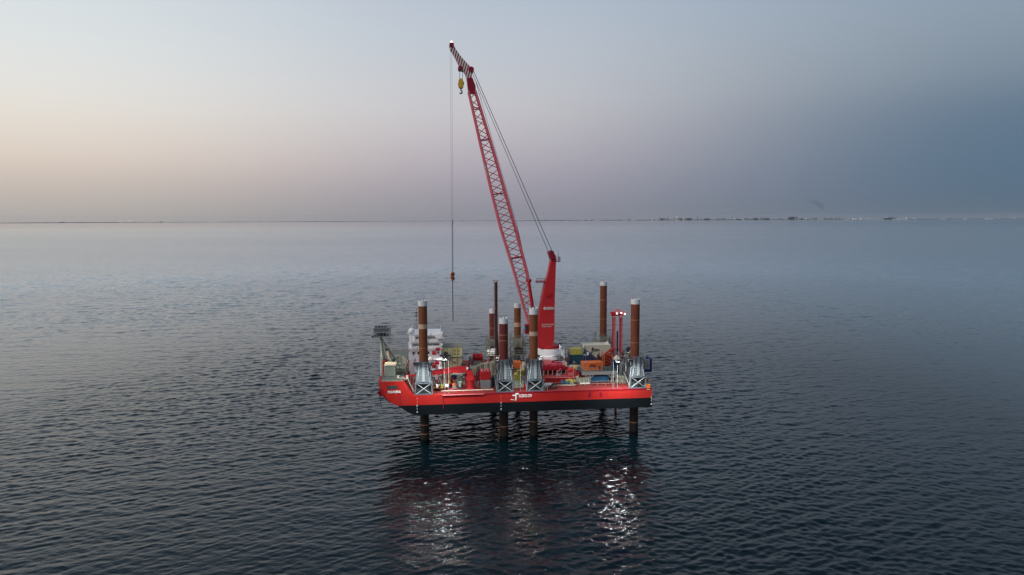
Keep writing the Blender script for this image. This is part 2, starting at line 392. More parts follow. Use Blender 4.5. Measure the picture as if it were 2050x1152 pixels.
# mooring recess on the bow side
rc = MB().box(-29.95, -27.75, NY-.03, NY+.3, 13.0, 13.75); rc.build('mooring_recess', DGREY, barge)
MB().rail([(-26.4, NY+.3, 14.6), (-31.6, NY+2.6, 14.6), (-31.6, FY-2.6, 14.6)], 1.0, .04).build('bow_railing', LGREY, barge)
MB().rail([(X1-.3, NY+4, DZ), (X1-.3, FY-.3, DZ)], 1.1, .04).build('stern_railing', LGREY, barge)
MB().rail([(-17.5, NY+.35, DZ), (-7.5, NY+.35, DZ)], 1.1, .025).build('side_railing', RED3, barge)
MB().rail([(-2.6, NY+3.6, DZ), (-.6, NY+3.6, DZ)], 1.1, .03).build('side_railing', BEIGE, barge)
MB().rail([(4.4, NY+3.3, DZ), (22, NY+3.3, DZ)], 1.1, .03).build('side_railing', BEIGE, barge)
MB().rail([(-24, FY-.4, DZ), (X1, FY-.4, DZ)], 1.1, .03).build('side_railing', BEIGE, barge)
# draft marks: columns of figures
for xx in (-23.9, -5.95, X1-.35):
    y = NY-.03
    for k, d in enumerate(('4', '3', '2', '1', '0')):
        text(d, .62, (xx, y, 10.55-k*.72), PINK if k < 2 else WHITE, barge, name='draft_mark')
bp = at(776, 775, y=NY)
text('EXCALIBUR', .72, (bp.x, NY-.03, 12.15), WHITE, barge, width=2.75, bold=.02)
hp = at(1031, 805, y=NY); 
fl = MB(); fx = hp.x-.42
fl.prism([(fx+.45, 9.55), (fx+.75, 9.9), (fx+.75, 11.0), (fx+1.25, 11.0), (fx+1.2, 11.35), (fx+.55, 11.35), (fx+.45, 11.1)], NY-.06, NY-.02)
fl.box(fx-.1, fx+.45, NY-.06, NY-.02, 10.72, 10.95)
fl.prism([(fx-.5, 9.85), (fx-.45, 10.05), (fx+.3, 9.85), (fx+.25, 9.75)], NY-.055, NY-.02)
fl.build('lettering', WHITE, barge)
text('UGRO', .95, (fx+1.3, NY-.03, 10.35), WHITE, barge, width=1.75, bold=.03)
text('.COM', .85, (fx+3.1, NY-.03, 10.38), WHITE, barge, width=.95, bold=.03)
# stern corner fittings
MB().box(26.4, 27.3, NY-.08, NY+.6, 11.5, 12.3).build('fairlead', ORG, barge)
MB().box(26.5, 27.25, NY-.06, NY+.3, 11.15, 11.38).build('fairlead_plate', BANDM, barge)
MB().tube((-32.1, NY+3, 11.9), (-31.4, NY+3, 10.9), .35).build('bow_roller', DRED, barge, smooth=True)
MB().path([(-31.9, NY+3, 11.2), (-31.75, NY+3, 9.9), (-31.5, NY+3, 8.6)], .07).build('mooring_wire', ROPE, barge)

# ------------------------------------------------------------------ legs and jacking towers
LX = (-22.3, -4.87, 1.72, 24.55)
def make_leg(x, y, ztop, r, mat, label, cap, bands, rings_, zb=-4):
    t = thing('jack_up_leg', label, 'barge leg', (x, y, zb), 'tubular legs of the barge')
    MB().tube((x, y, zb), (x, y, ztop-cap), r, n=28).build('leg_tube', mat, t, smooth=True)
    MB().lathe((x, y, ztop-cap), [(r*1.015, 0), (r*1.015, cap), (r*.9, cap), (r*.9, cap-.25)], 28).build('leg_cap', WHITE, t, smooth=True)
    for z0, h in bands:
        MB().tube((x, y, z0), (x, y, z0+h), r*1.012, n=28).build('cream_band', BANDM, t, smooth=True)
    for z in rings_:
        MB().tube((x, y, z), (x, y, z+.16), r*1.02, n=28).build('weld_ring', RING, t, smooth=True)
    for k in range(3):
        a = (.5+k)*2.1
        MB().tube((x+r*.5*math.cos(a), y+r*.5*math.sin(a), ztop-.3), (x+r*.5*math.cos(a), y+r*.5*math.sin(a), ztop+.25), .06, n=5).build('lifting_lug', DGREY, t)
    MB().tube((x, y, -.2), (x, y, 7.15), r*1.006, n=28).build('wet_shade_band', LOW, t, smooth=True)  # wet low down; higher up it paints in the shade under the hull
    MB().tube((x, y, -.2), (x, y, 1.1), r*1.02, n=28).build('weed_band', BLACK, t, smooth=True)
    return t
def zz(v, x_u, y): return at(x_u, v, y=y).z
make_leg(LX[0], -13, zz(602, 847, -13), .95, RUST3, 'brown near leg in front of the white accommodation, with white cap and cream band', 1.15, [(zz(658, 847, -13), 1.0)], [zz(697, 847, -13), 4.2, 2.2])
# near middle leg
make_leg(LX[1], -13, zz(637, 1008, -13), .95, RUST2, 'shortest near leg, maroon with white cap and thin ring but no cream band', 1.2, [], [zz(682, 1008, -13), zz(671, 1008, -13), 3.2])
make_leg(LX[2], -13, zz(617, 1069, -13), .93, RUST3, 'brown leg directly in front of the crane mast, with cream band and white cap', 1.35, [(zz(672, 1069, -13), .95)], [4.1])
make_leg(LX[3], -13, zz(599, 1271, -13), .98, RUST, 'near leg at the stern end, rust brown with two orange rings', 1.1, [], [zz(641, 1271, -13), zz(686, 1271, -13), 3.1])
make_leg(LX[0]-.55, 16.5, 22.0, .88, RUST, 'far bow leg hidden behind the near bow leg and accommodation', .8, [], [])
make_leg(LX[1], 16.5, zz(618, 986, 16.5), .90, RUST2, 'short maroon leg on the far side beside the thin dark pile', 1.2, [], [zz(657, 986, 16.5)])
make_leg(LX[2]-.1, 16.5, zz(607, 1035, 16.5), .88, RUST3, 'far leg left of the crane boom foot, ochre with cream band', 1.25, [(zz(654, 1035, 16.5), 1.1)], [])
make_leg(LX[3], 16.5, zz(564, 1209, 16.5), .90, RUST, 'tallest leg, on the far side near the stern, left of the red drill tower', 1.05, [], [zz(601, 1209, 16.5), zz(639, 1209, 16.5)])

def near_tower(x):
    t = thing('jacking_tower', '', 'jacking tower', (x, -16, DZ), 'blue-grey jacking towers on the near side')
    y0, y1 = -16.0, -10.6; z0 = DZ
    # X braced base frame
    for yy in (y0+.15, y1-.15):
        for sx in (-1, 1):
            MB().beam((x+sx*1.75, yy, z0), (x+sx*1.72, yy, z0+2.55), .26).build('post', GREY, t)
            MB().beam((x+sx*1.65, yy-.02, z0+.15), (x-sx*1.45, yy-.02, z0+2.4), .15).build('brace', LGREY, t)
        MB().box(x-1.9, x+1.9, yy-.14, yy+.14, z0+2.4, z0+2.7).build('cross_beam', GREY, t)
        MB().box(x-1.7, x+1.7, yy-.12, yy+.12, z0+.03, z0+.25).build('sill_beam', GREY, t)
    for sx in (-1, 1):
        MB().beam((x+sx*1.75, y0+.2, z0+.2), (x+sx*1.75, y1-.2, z0+2.4), .15).build('brace', LGREY, t)
    MB().box(x-1.5, x+1.5, y0+.6, y0+.7, z0+.04, z0+2.4).build('back_plate', DGREY, t)
    # tapered casing either side of the leg, joined by the front panel
    zt = z0+7.0
    pr = [(x-1.55, z0+2.72), (x+1.55, z0+2.72), (x+1.0, zt-.5), (x+.85, zt), (x-.85, zt), (x-1.0, zt-.5)]
    MB().prism(pr, y0, y0+1.15).build('casing', GREY, t, bevel=.05)
    MB().prism(pr, y1-1.1, y1).build('casing', GREY, t, bevel=.05)
    MB().box(x-.26, x+.26, y0-.16, y0, z0+2.9, zt-.1).build('guide_rib', LGREY, t)
    for sx in (-1, 1):
        MB().beam((x+sx*1.3, y0-.06, z0+2.75), (x+sx*.80, y0-.06, zt-.45), .13).build('edge_rib', LGREY, t)
        MB().beam((x+sx*1.85, y0+.7, z0+.1), (x+sx*1.2, y0+.9, zt-.8), .16).build('side_strut', LGREY, t)
        MB().box(x+sx*1.45-.3, x+sx*1.45+.3, y0+1.3, y1-1.2, z0+2.8, z0+4.6).build('jack_motor', DGREY, t)
        MB().tube((x+sx*1.55, y0+.6, z0+5.0), (x+sx*1.55, y0+.6, z0+6.2), .16, n=10).build('hydraulic_cylinder', LGREY, t, smooth=True)
    for k in range(7):
        MB().box(x-1.2+k*.05, x+1.2-k*.05, y0-.035, y0, z0+3.1+k*.55, z0+3.15+k*.55).build('stiffener', LGREY, t)
    MB().box(x-2.0, x+2.0, y0+1.2, y1-.2, z0+6.0, z0+6.12).build('platform', DGREY, t)
    MB().rail([(x-2, y0+1.3, z0+6.1), (x-2, y1-.3, z0+6.1), (x+2, y1-.3, z0+6.1), (x+2, y0+1.3, z0+6.1)], 1, .04, 1.2).build('railing', BEIGE, t)
    return t
nt0 = near_tower(LX[0])
nt0['label'] = 'blue-grey jacking tower with X braces at the bow, behind the red knuckle crane boom'
for x, lb in ((LX[1], 'blue-grey X-braced jacking tower left of the hull logo'),
              (LX[2], 'blue-grey X-braced jacking tower in front of the crane, right of the hull logo'),
              (LX[3], 'grey X-braced jacking tower at the stern end corner')):
    dup(nt0, (x, -16, DZ), lb)
def far_tower(x):
    t = thing('jacking_tower', '', 'jacking tower', (x, 16.5, DZ), 'beige framed jacking towers on the far side')
    y0, y1 = 13.4, 19.2; z0 = DZ; zt = z0+6.9
    for sx in (-1, 1):
        for yy in (y0, y1):
            MB().beam((x+sx*1.65, yy, z0), (x+sx*1.5, yy, zt), .24).build('post', BEIGE, t)
    for k, z in enumerate((z0+2.3, z0+4.4)):
        MB().box(x-1.95, x+1.95, y0-.25, y1+.2, z, z+.16).build('platform', BEIGE, t)
        MB().rail([(x-1.95, y1, z+.16), (x-1.95, y0-.2, z+.16), (x+1.95, y0-.2, z+.16), (x+1.95, y1, z+.16)], 1, .04, 1.0).build('railing', BEIGE, t)
    MB().box(x-1.1, x+1.1, y0-.1, y0+.6, z0+2.5, z0+4.1).build('jack_motor', DGREY, t)
    MB().box(x-1.2, x+1.2, y0-.05, y0+1.0, z0+4.7, zt-.5).build('casing', BEIGE, t)
    MB().box(x-1.35, x-1.28+.1, y0-.12, y0-.05, z0+4.7, zt).build('guide_rib', LGREY, t)
    MB().box(x+.9, x+1.1, y0-.12, y0-.05, z0+4.7, zt).build('guide_rib', LGREY, t)
    MB().rail([(x-1.7, y0, zt-.5), (x+1.7, y0, zt-.5)], .9, .04, .7).build('railing', BEIGE, t)
    for sx in (-1, 1):
        MB().beam((x+sx*1.6, y0, z0+.1), (x-sx*1.5, y0, z0+2.2), .13).build('brace', BEIGE, t)
        MB().tube((x+sx*.7, y0-.4, z0+4.7), (x+sx*.7, y0-.4, z0+6.0), .15, n=8).build('hydraulic_cylinder', LGREY, t)
    return t
ft = far_tower(LX[1]); ft['label'] = 'beige railed jacking tower on the far side beside the thin dark pile'
for x, lb in ((LX[0]-.55, 'beige jacking tower hidden behind the white accommodation block'),
              (LX[2]-.1, 'beige railed jacking tower on the far side left of the crane pedestal'),
              (LX[3], 'greenish beige jacking tower on the far side behind the cream container')):
    dup(ft, (x, 16.5, DZ), lb)

# ------------------------------------------------------------------ main crane
CY = 6.0; CX = at(1098, 700, y=CY).x
crane = thing('main_crane', 'tall red pedestal crane with a long raised lattice boom', 'crane', (CX, CY, DZ))
MB().lathe((CX, CY, DZ), [(3.0, 0), (3.0, .3), (2.7, .5), (2.55, 2.6)], 32).build('pedestal', RED2, crane, smooth=True)
MB().lathe((CX, CY, DZ+2.6), [(2.6, 0), (3.2, .25), (3.2, 1.1), (2.9, 1.4), (2.9, 2.6), (2.7, 2.9)], 36).build('slew_ring', WHITE, crane, smooth=True)
MB().lathe((CX, CY, DZ+5.5), [(2.75, 0), (2.75, .6), (2.5, .8)], 36).build('turntable', RED2, crane, smooth=True)
wp = MB().box(CX+1.5, CX+4.3, CY-2.4, CY+1.5, DZ+3.6, DZ+3.8); wp.rail([(CX+1.6, CY-2.3, DZ+3.8), (CX+4.2, CY-2.3, DZ+3.8), (CX+4.2, CY+1.4, DZ+3.8)], 1.1, .06, .8)
wp.build('service_platform', WHITE, crane)
MB().box(CX+2.6, CX+3.7, CY-1.6, CY, DZ+3.8, DZ+5.0).build('equipment_box', WHITE, crane)
MB().tube((CX+2.9, CY-1, DZ+4.9), (CX+2.9, CY-1, DZ+5.9), .3, n=10).build('vent', WHITE, crane, smooth=True)
YF, YB = 3.5, 8.5
def pxp(pts, y): return [(at(u, v, y=y).x, at(u, v, y=y).z) for u, v in pts]
mast_px = [(1077, 691), (1080, 697), (1103, 698), (1110, 681), (1112, 600), (1115.5, 519), (1106, 517), (1103, 532), (1097, 560), (1093, 569), (1087, 600), (1078, 655)]
mf = pxp(mast_px, YF)
zt_, zb_ = max(z for x, z in mf), min(z for x, z in mf)
mb = MB(); nn = len(mf)
vs = []
for x, z in mf: vs.append((x, YF+1.5*max(0, (z-zb_)/(zt_-zb_)), z))
for x, z in mf: vs.append((x, YB-1.5*max(0, (z-zb_)/(zt_-zb_)), z))
mb.add(vs, [tuple(range(nn)), tuple(range(2*nn-1, nn-1, -1))] + [(i, (i+1) % nn, (i+1) % nn+nn, i+nn) for i in range(nn)])
mast = mb.build('mast', RED2, crane)
hatch = pxp([(1094, 586), (1102, 586), (1102, 594), (1094, 594)], YF+.6)
MB().prism(hatch, YF+.62, YF+.9).build('hatch', RED2, mast)
def yfront(z): return YF+1.5*(z-zb_)/(zt_-zb_)
p = at(1087, 620.5, y=yfront(27)); text('◀HUISMAN', .95, (p.x, yfront(p.z)-.09, p.z), WHITE, crane, width=2.8, bold=.02)
p = at(1084.5, 651.5, y=yfront(23)); text('OFFSHORE MAST CRANE', .42, (p.x, yfront(p.z)-.06, p.z), WHITE, crane, width=2.95)
p = at(1084.5, 654.5, y=yfront(23)); text('MAXIMUM LOAD 250T', .42, (p.x, yfront(p.z)-.06, p.z-.1), WHITE, crane, width=2.4)
# left-edge ladder cage and arm
ld = MB()
for (u0, v0), (u1, v1) in (((1075, 640), (1085, 600)), ((1085, 600), (1091, 572)), ((1095, 560), (1103, 530))):
    for yy in (5.6, 6.4): ld.tube(at(u0-2, v0, y=yy), at(u1-2, v1, y=yy), .07, n=5)
    for k in range(9):
        a = at(u0-2, v0, y=6).lerp(at(u1-2, v1, y=6), k/8); ld.tube(a-Vector((0, .4, 0)), a+Vector((0, .4, 0)), .045, n=4)
ld.build('ladder', PINK, crane)
a = at(1073, 564, y=6); b_ = at(1096, 563, y=6)
pl = MB().box(a.x, b_.x, 4.9, 7.1, a.z-.2, a.z+.05); pl.rail([(a.x, 4.9, a.z), (b_.x, 4.9, a.z)], .8, .05, 1); pl.build('gantry_arm', DRED, crane)
# head
MB().prism(pxp([(1099, 505), (1106, 502), (1113, 513), (1113, 518), (1103, 520)], 4.4), 4.4, 7.4).build('mast_head', DRED, crane)
for yy in (5.1, 6.7):
    c = at(1104, 507, y=yy); MB().tube((c.x, yy-.12, c.z), (c.x, yy+.12, c.z), .65, n=18).build('sheave', DGREY, crane, smooth=True)
a = at(1113, 523.5, y=5.5); b_ = at(1121, 523.5, y=5.5)
mm = MB().box(a.x, b_.x, 5, 7, a.z-.12, a.z); mm.rail([(a.x, 5, a.z), (b_.x, 5, a.z), (b_.x, 7, a.z)], 1.0, .04, .6); mm.build('head_platform', DRED, crane)
MB().tube((b_.x-.35, 5.5, a.z), (b_.x-.45, 5.5, a.z+2.4), .06, n=5).build('antenna', LGREY, crane)
# operator cab
a = at(1051, 650, y=4.2); b_ = at(1061, 668, y=4.2)
cab = MB().box(a.x, b_.x, 3.6, 5.4, b_.z, a.z).build('cab', DRED, crane, bevel=.08)
MB().box(a.x-.03, a.x+.75, 3.55, 5.45, b_.z+.9, a.z-.3).build('window', GLASS, cab)
cg = MB().rail([(a.x-.5, 3.3, b_.z), (b_.x+.5, 3.3, b_.z)], 1.0, .05, .6); cg.beam((b_.x, 4.4, b_.z+.3), (CX-2, 4.4, b_.z-.4), .4); cg.build('cab_bracket', DRED, crane)
# boom: four chords with zigzag braces
left_px = [(1061.5, 655), (1049, 615), (1029, 540), (1004, 460), (988, 397), (963, 290), (938.5, 182)]
right_px = [(1069, 655), (1066.5, 607), (1056, 545), (1035, 465), (1016.5, 400), (988, 300), (952, 182)]
def poly_at(pl, s, y):
    # sample a pixel polyline by its v coordinate
    v = s
    for (u0, v0), (u1, v1) in zip(pl[:-1], pl[1:]):
        if v <= v0 and v >= v1: return at(u0+(u1-u0)*(v-v0)/(v1-v0), v, y=y)
    return at(*pl[-1], y=y)
BY0, BY1 = 4.6, 7.4
ch = {}
boomroot = MB().prism(pxp([(1061, 668), (1070, 668), (1070, 650), (1061, 650)], BY0+.3), BY0+.3, BY1-.3).build('boom', RED2, crane)
for nm, pl_, dx in (('l', left_px, 0), ('r', right_px, 0)):
    for yy in (BY0, BY1):
        pts = []
        for (u, v) in pl_:
            k = 0 if 200 < v < 600 else (.35 if v >= 600 else .25)
            y = yy + ((6-yy)*k)
            pts.append(at(u, v, y=y))
        # straight chords in space: keep both y rows at equal x, z
        ch[(nm, yy)] = pts
for nm in 'lr':
    for p0, p1 in zip(ch[(nm, BY0)], ch[(nm, BY1)]):
        x = p0.x; z = p0.z; p1.x = x; p1.z = z
for k, pts in ch.items():
    MB().path(pts, .25, 8).build('chord', BOOM, boomroot, smooth=True)
def along(pts, t):
    Ls = [(b-a).length for a, b in zip(pts[:-1], pts[1:])]; s = t*sum(Ls)
    for (a, b), l in zip(zip(pts[:-1], pts[1:]), Ls):
        if s <= l: return a.lerp(b, s/l)
        s -= l
    return pts[-1]
NB = 34
for k in range(NB):
    t0, t1 = k/NB, (k+1)/NB
    for yy in (BY0, BY1):
        a, b_ = (along(ch[('l', yy)], t0), along(ch[('r', yy)], t1)) if k % 2 == 0 else (along(ch[('r', yy)], t0), along(ch[('l', yy)], t1))
        if yy == BY1: a, b_ = (along(ch[('r', yy)], t0), along(ch[('l', yy)], t1)) if k % 2 == 0 else (along(ch[('l', yy)], t0), along(ch[('r', yy)], t1))
        MB().tube(a, b_, .095, n=5).build('brace', RED2, boomroot)
    for nm in 'lr':
        y0, y1 = (BY0, BY1) if k % 2 else (BY1, BY0)
        MB().tube(along(ch[(nm, y0)], t0), along(ch[(nm, y1)], t1), .065, n=5).build('brace', DRED, boomroot)
for t_ in (.02, .30, .575, .80, .93):
    for yy in (BY0, BY1):
        MB().tube(along(ch[('l', yy)], t_), along(ch[('r', yy)], t_), .12, n=6).build('section_joint', DRED, boomroot)
# walkway pipe up the boom's left side, rest bracket on the right
MB().path([at(u-2.2, v, y=BY0+.3) for u, v in left_px[1:5]], .09, 5).build('boom_walkway', PINK, boomroot)
c = at(1058, 562, y=6); MB().box(c.x-.5, c.x+.6, 4.9, 7.1, c.z-.35, c.z+.35).build('boom_stop', DRED, boomroot)
a = along(ch[('r', BY0)], .07); b_ = along(ch[('r', BY0)], .20); MB().beam(a+Vector((-.1,-.15,0)), b_+Vector((-.1,-.15,0)), .55).build('hoist_winch_guard', RED2, boomroot)
# solid head plate and striped jib head
MB().prism(pxp([(938, 186), (953, 186), (952, 172), (946, 156), (934.5, 156)], BY0+.4), BY0+.4, BY1-.4).build('head_plate', DRED, crane)
jib_px = [(900.5, 92), (903, 88.5), (907, 88.5), (910, 94), (914, 101), (925, 116), (937, 129), (946.5, 138), (947.5, 142), (944, 148), (946, 158), (934.5, 158), (932, 148), (928, 142), (922, 140.5), (919, 137.5), (920, 132), (913, 118), (905, 103), (901, 98)]
MB().prism(pxp(jib_px, BY0+.5), BY0+.5, BY1-.5).build('striped_jib_head', STR, crane)
for (u, v, r_) in ((904, 92, .55), (921, 138, .5), (943, 141, .65)):
    c = at(u, v, y=6); MB().tube((c.x, BY0+.3, c.z), (c.x, BY1-.3, c.z), r_, n=18).build('sheave', DRED, crane, smooth=True)
c = at(904, 86, y=6); MB().tube((c.x, 6, c.z-.4), (c.x, 6, c.z), .06, n=5).build('lamp_post', DGREY, crane)
MB().ball((c.x, 6, c.z+.15), .26, 10).build('beacon', BULB, crane, smooth=True)
c = at(971, 335, y=BY0); bl = MB().box(c.x-.35, c.x+.1, BY0-.2, BY0+.2, c.z-.2, c.z+.2).build('boom_lamp', WHITE, crane)
MB().tube(at(973, 338, y=BY0), at(979, 358, y=BY0), .22, n=8).build('boom_lamp_duct', BANDM, crane, smooth=True)
# luffing ropes and hoist ropes
for yy in (5.1, 6.7):
    MB().tube(at(944, 143, y=yy), at(1098.5, 506, y=yy), .06, n=5).build('luffing_rope', ROPE, crane)
    MB().tube(at(948, 143, y=yy), at(1105, 503, y=yy), .075, n=5).build('luffing_rope', ROPE, crane)
MB().path([at(1035, 452, y=6), at(1058, 556, y=6), at(1066, 612, y=6), at(1072, 650, y=6)], .07, 5).build('hoist_rope', ROPE, crane)
MB().path([at(953, 165, y=7), at(1035, 452, y=6.2)], .05, 5).build('hoist_rope', LROPE, crane)

# hook blocks hang from the boom: their own things
c = at(922.5, 167, y=6)
hb = thing('hook_block', 'yellow main hook block hanging below the striped boom head', 'hook block', (c.x, c.y, c.z))
MB().prism(pxp([(918, 160), (920, 157), (925, 157), (928, 163), (928, 174), (926, 177), (919, 176), (917, 170)], 5.5), 5.5, 6.6).build('block_cheek', YEL, hb, bevel=.1)
for dx in (-.25, .35): MB().tube((c.x+dx, 5.7, c.z), (c.x+dx, 6.9, c.z), .42, n=16).build('sheave', DGREY, hb, smooth=True)
hk = [c+Vector((0, 0, -1.1)), c+Vector((0, 0, -1.6)), c+Vector((.28, 0, -1.9)), c+Vector((.25, 0, -2.3)), c+Vector((-.05, 0, -2.45)), c+Vector((-.3, 0, -2.2))]
MB().path(hk, .16, 8).build('hook', DGREY, hb, smooth=True)
for u0, u1 in ((920, 920.5), (926, 926)):
    MB().tube(at(u0, 139, y=6), at(u1, 159, y=6), .06, n=5).build('rope', ROPE, hb)
c = at(906, 553, y=6)
ob = thing('auxiliary_hook_block', 'small orange hook block on long thin ropes with a dark sling below', 'hook block', (c.x, c.y, c.z))
MB().prism(pxp([(903.5, 545), (909.5, 545), (911, 550), (909, 554), (911, 559), (908, 563), (904, 563), (901.5, 556)], 5.7), 5.7, 6.4).build('block_cheek', ORG, ob, bevel=.08)
MB().tube((c.x, 5.5, c.z+.5), (c.x, 6.6, c.z+.5), .35, n=14).build('sheave', DGREY, ob, smooth=True)
MB().tube((c.x, 5.5, c.z-.4), (c.x, 6.6, c.z-.4), .3, n=14).build('sheave', DGREY, ob, smooth=True)
tp = at(901.5, 95, y=6); tq = at(904.5, 95, y=6)
MB().tube(tp, at(904.5, 546, y=6), .028, n=5).build('rope', LROPE, ob)
MB().tube(tq, at(907.5, 546, y=6), .028, n=5).build('rope', LROPE, ob)
MB().tube(at(906, 440, y=6), at(906, 546, y=6), .07, n=5).build('rope', ROPE, ob)
MB().tube(at(906, 563, y=6), at(907, 643, y=6), .12, n=6).build('sling', ROPE, ob)

# ------------------------------------------------------------------ helpers for deck cargo
def rect(u0, v0, u1, v1, y):
    a = at(u0, v0, y=y); b_ = at(u1, v1, y=y); return a.x, b_.x, b_.z, a.z
def container(label, u0, v0, u1, v1, y, depth, mat, z0=None, group=None, ribs=10, doors=True, nm='shipping_container', side=True):
    x0, x1, zb, zt = rect(u0, v0, u1, v1, y)
    if z0 is not None: zb = z0
    t = thing(nm, label, 'container', (x0, y, zb), group)
    MB().box(x0+.06, x1-.06, y+.08, y+depth-.08, zb+.1, zt-.08).build('body', mat, t)
    MB().ribs(x0+.12, x1-.12, y+.08, zb+.2, zt-.2, ribs, .06).build('corrugation', mat, t, kind='stuff')
    fr_ = MB()
    for xx in (x0, x1-.14):
        for yy in (y, y+depth-.14): fr_.box(xx, xx+.14, yy, yy+.14, zb, zt)
    for yy in (y+.01, y+depth-.13):
        fr_.box(x0+.14, x1-.14, yy, yy+.12, zb, zb+.14); fr_.box(x0+.14, x1-.14, yy, yy+.12, zt-.14, zt-.002)
    fr_.box(x0+.01, x0+.13, y+.14, y+depth-.14, zt-.14, zt-.002); fr_.box(x1-.13, x1-.01, y+.14, y+depth-.14, zt-.14, zt-.002)
    fr_.build('frame', mat, t)
    if doors:
        d = MB(); 
        for k in range(4): yy = y+depth*(.2+.2*k); d.tube((x0-.03, yy, zb+.15), (x0-.03, yy, zt-.15), .03, n=5)
        d.build('door_bar', LGREY, t)
    return t
def simple(nm, label, cat, mb, mat, group=None, smooth=False, bevel=0):
    lo = Vector((min(v.x for v in mb.v), min(v.y for v in mb.v), min(v.z for v in mb.v)))
    hi = Vector((max(v.x for v in mb.v), max(v.y for v in mb.v), lo.z)); loc = (lo+hi)/2
    mb.v = [v-loc for v in mb.v]
    o = mb.build(nm, mat, None, smooth=smooth, bevel=bevel); o.location = loc; o['_o'] = list(loc)
    return tag(o, label, cat, group)

# ------------------------------------------------------------------ accommodation block at the bow
ac = thing('accommodation_block', 'white multi-storey accommodation block behind the near bow leg', 'deckhouse', (-22, -2, DZ))
ax0 = at(820, 740, y=-2).x; ax1 = at(884, 740, y=-2).x
levels = [(DZ, 13.8, 0, 0), (13.95, 16.3, 0, 0), (16.45, 18.8, 0, 0), (18.95, 20.4, .4, .2), (20.55, 21.9, 1.2, .8)]
for k, (z0, z1, i0, i1) in enumerate(levels):
    st = MB().box(ax0+i0, ax1-i1, -2+.4*k*.6, 9-.5*k, z0, z1).build('storey', PINKW if k < 3 else WHITE, ac)
    slab = MB().box(ax0-.25+i0*.5, ax1+.25-i1*.3, -2.5+.24*k, 9.3-.5*k, z1, z1+.15); slab.build('deck_slab', WHITE, ac)
    MB().rail([(ax0-.2+i0*.5, 8, z1+.15), (ax0-.2+i0*.5, -2.45+.24*k, z1+.15), (ax1+.2-i1*.3, -2.45+.24*k, z1+.15), (ax1+.2-i1*.3, 6, z1+.15)], 1.0, .03, 1.1).build('railing', WHITE, ac)
    yk = -2+.24*k
    if k < 3:
        for j in range(6):
            xx = ax0+.7+j*1.15
            if xx+.5 < ax1: MB().box(xx, xx+.45, yk-.05, yk-.003, z0+1.1, z0+1.7).build('window', GLASS, st)
        for j in range(5):
            yy = -.5+j*1.8
            MB().box(ax0+i0-.05, ax0+i0-.003, yy, yy+.5, z0+1.1, z0+1.7).build('window', GLASS, st)
    else:
        MB().box(ax0+i0+.25, ax1-i1-.25, yk-.06, yk-.003, z0+.55, z0+1.05).build('window', GLASS, st)
a = at(871, 673, y=-3); b_ = at(886, 667, y=-3)
MB().prism(pxp([(870, 671), (883, 668), (886, 666), (885, 674), (882, 679), (870, 676)], -3), -3, -1).build('bridge_wing', WHITE, ac)
MB().beam(at(856, 690, y=-2.9), at(863, 668, y=-2.9), .12).build('stair', LGREY, ac)
MB().beam(at(828, 713, y=-2.7), at(837, 696, y=-2.7), .16).build('stair', LGREY, ac)
MB().path([at(881, 735, y=-3), at(883, 722, y=-3), at(870, 721, y=-3)], .12, 6).build('exhaust_pipe', DGREY, ac)
for u0, v0, u1, v1 in ((865, 704, 873, 711), (872, 697, 881, 703), (865, 727, 873, 737), (872, 722, 880, 730)):
    x0, x1, z0, z1 = rect(u0, v0, u1, v1, -2.9)
    MB().tube((x0, -2.7, (z0+z1)/2), (x1, -2.7, (z0+z1)/2), (z1-z0)/2, n=12).build('liferaft_canister', RED3, ac, smooth=True)
for u, v in ((884, 690), (818, 668), (819, 688), (886, 676)):
    c = at(u, v, y=-2.6); MB().box(c.x-.25, c.x+.25, c.y-.2, c.y+.2, c.z-.25, c.z+.25).build('lamp_housing', WHITE, ac)
MB().tube(at(831, 660, y=0), at(831, 640, y=0), .05, n=5).build('radio_mast', LGREY, ac)
c = at(824, 663, y=-1.5)
dm = thing('radar_dome', 'white radar dome ball on a post at the left of the accommodation roof', 'radar dome', (c.x, c.y, c.z-2.2))
MB().ball(c, .75, 20).build('dome', WHITE, dm, smooth=True)
MB().tube((c.x-.1, c.y, c.z-3.6), (c.x-.1, c.y, c.z-.6), .2, n=10).build('post', WHITE, dm, smooth=True)
c = at(834, 628, y=2)
an = thing('antenna_mast', 'thin dark antenna mast just left of the near bow leg top', 'antenna', (c.x, c.y, 21.9))
MB().tube((c.x, c.y, 21.9), (c.x, c.y, c.z+1.3), .05, n=6).build('pole', DGREY, an)
for dz in (0, -.7): MB().box(c.x-.35, c.x+.2, c.y-.1, c.y+.1, c.z+dz, c.z+dz+.3).build('aerial', DGREY, an)

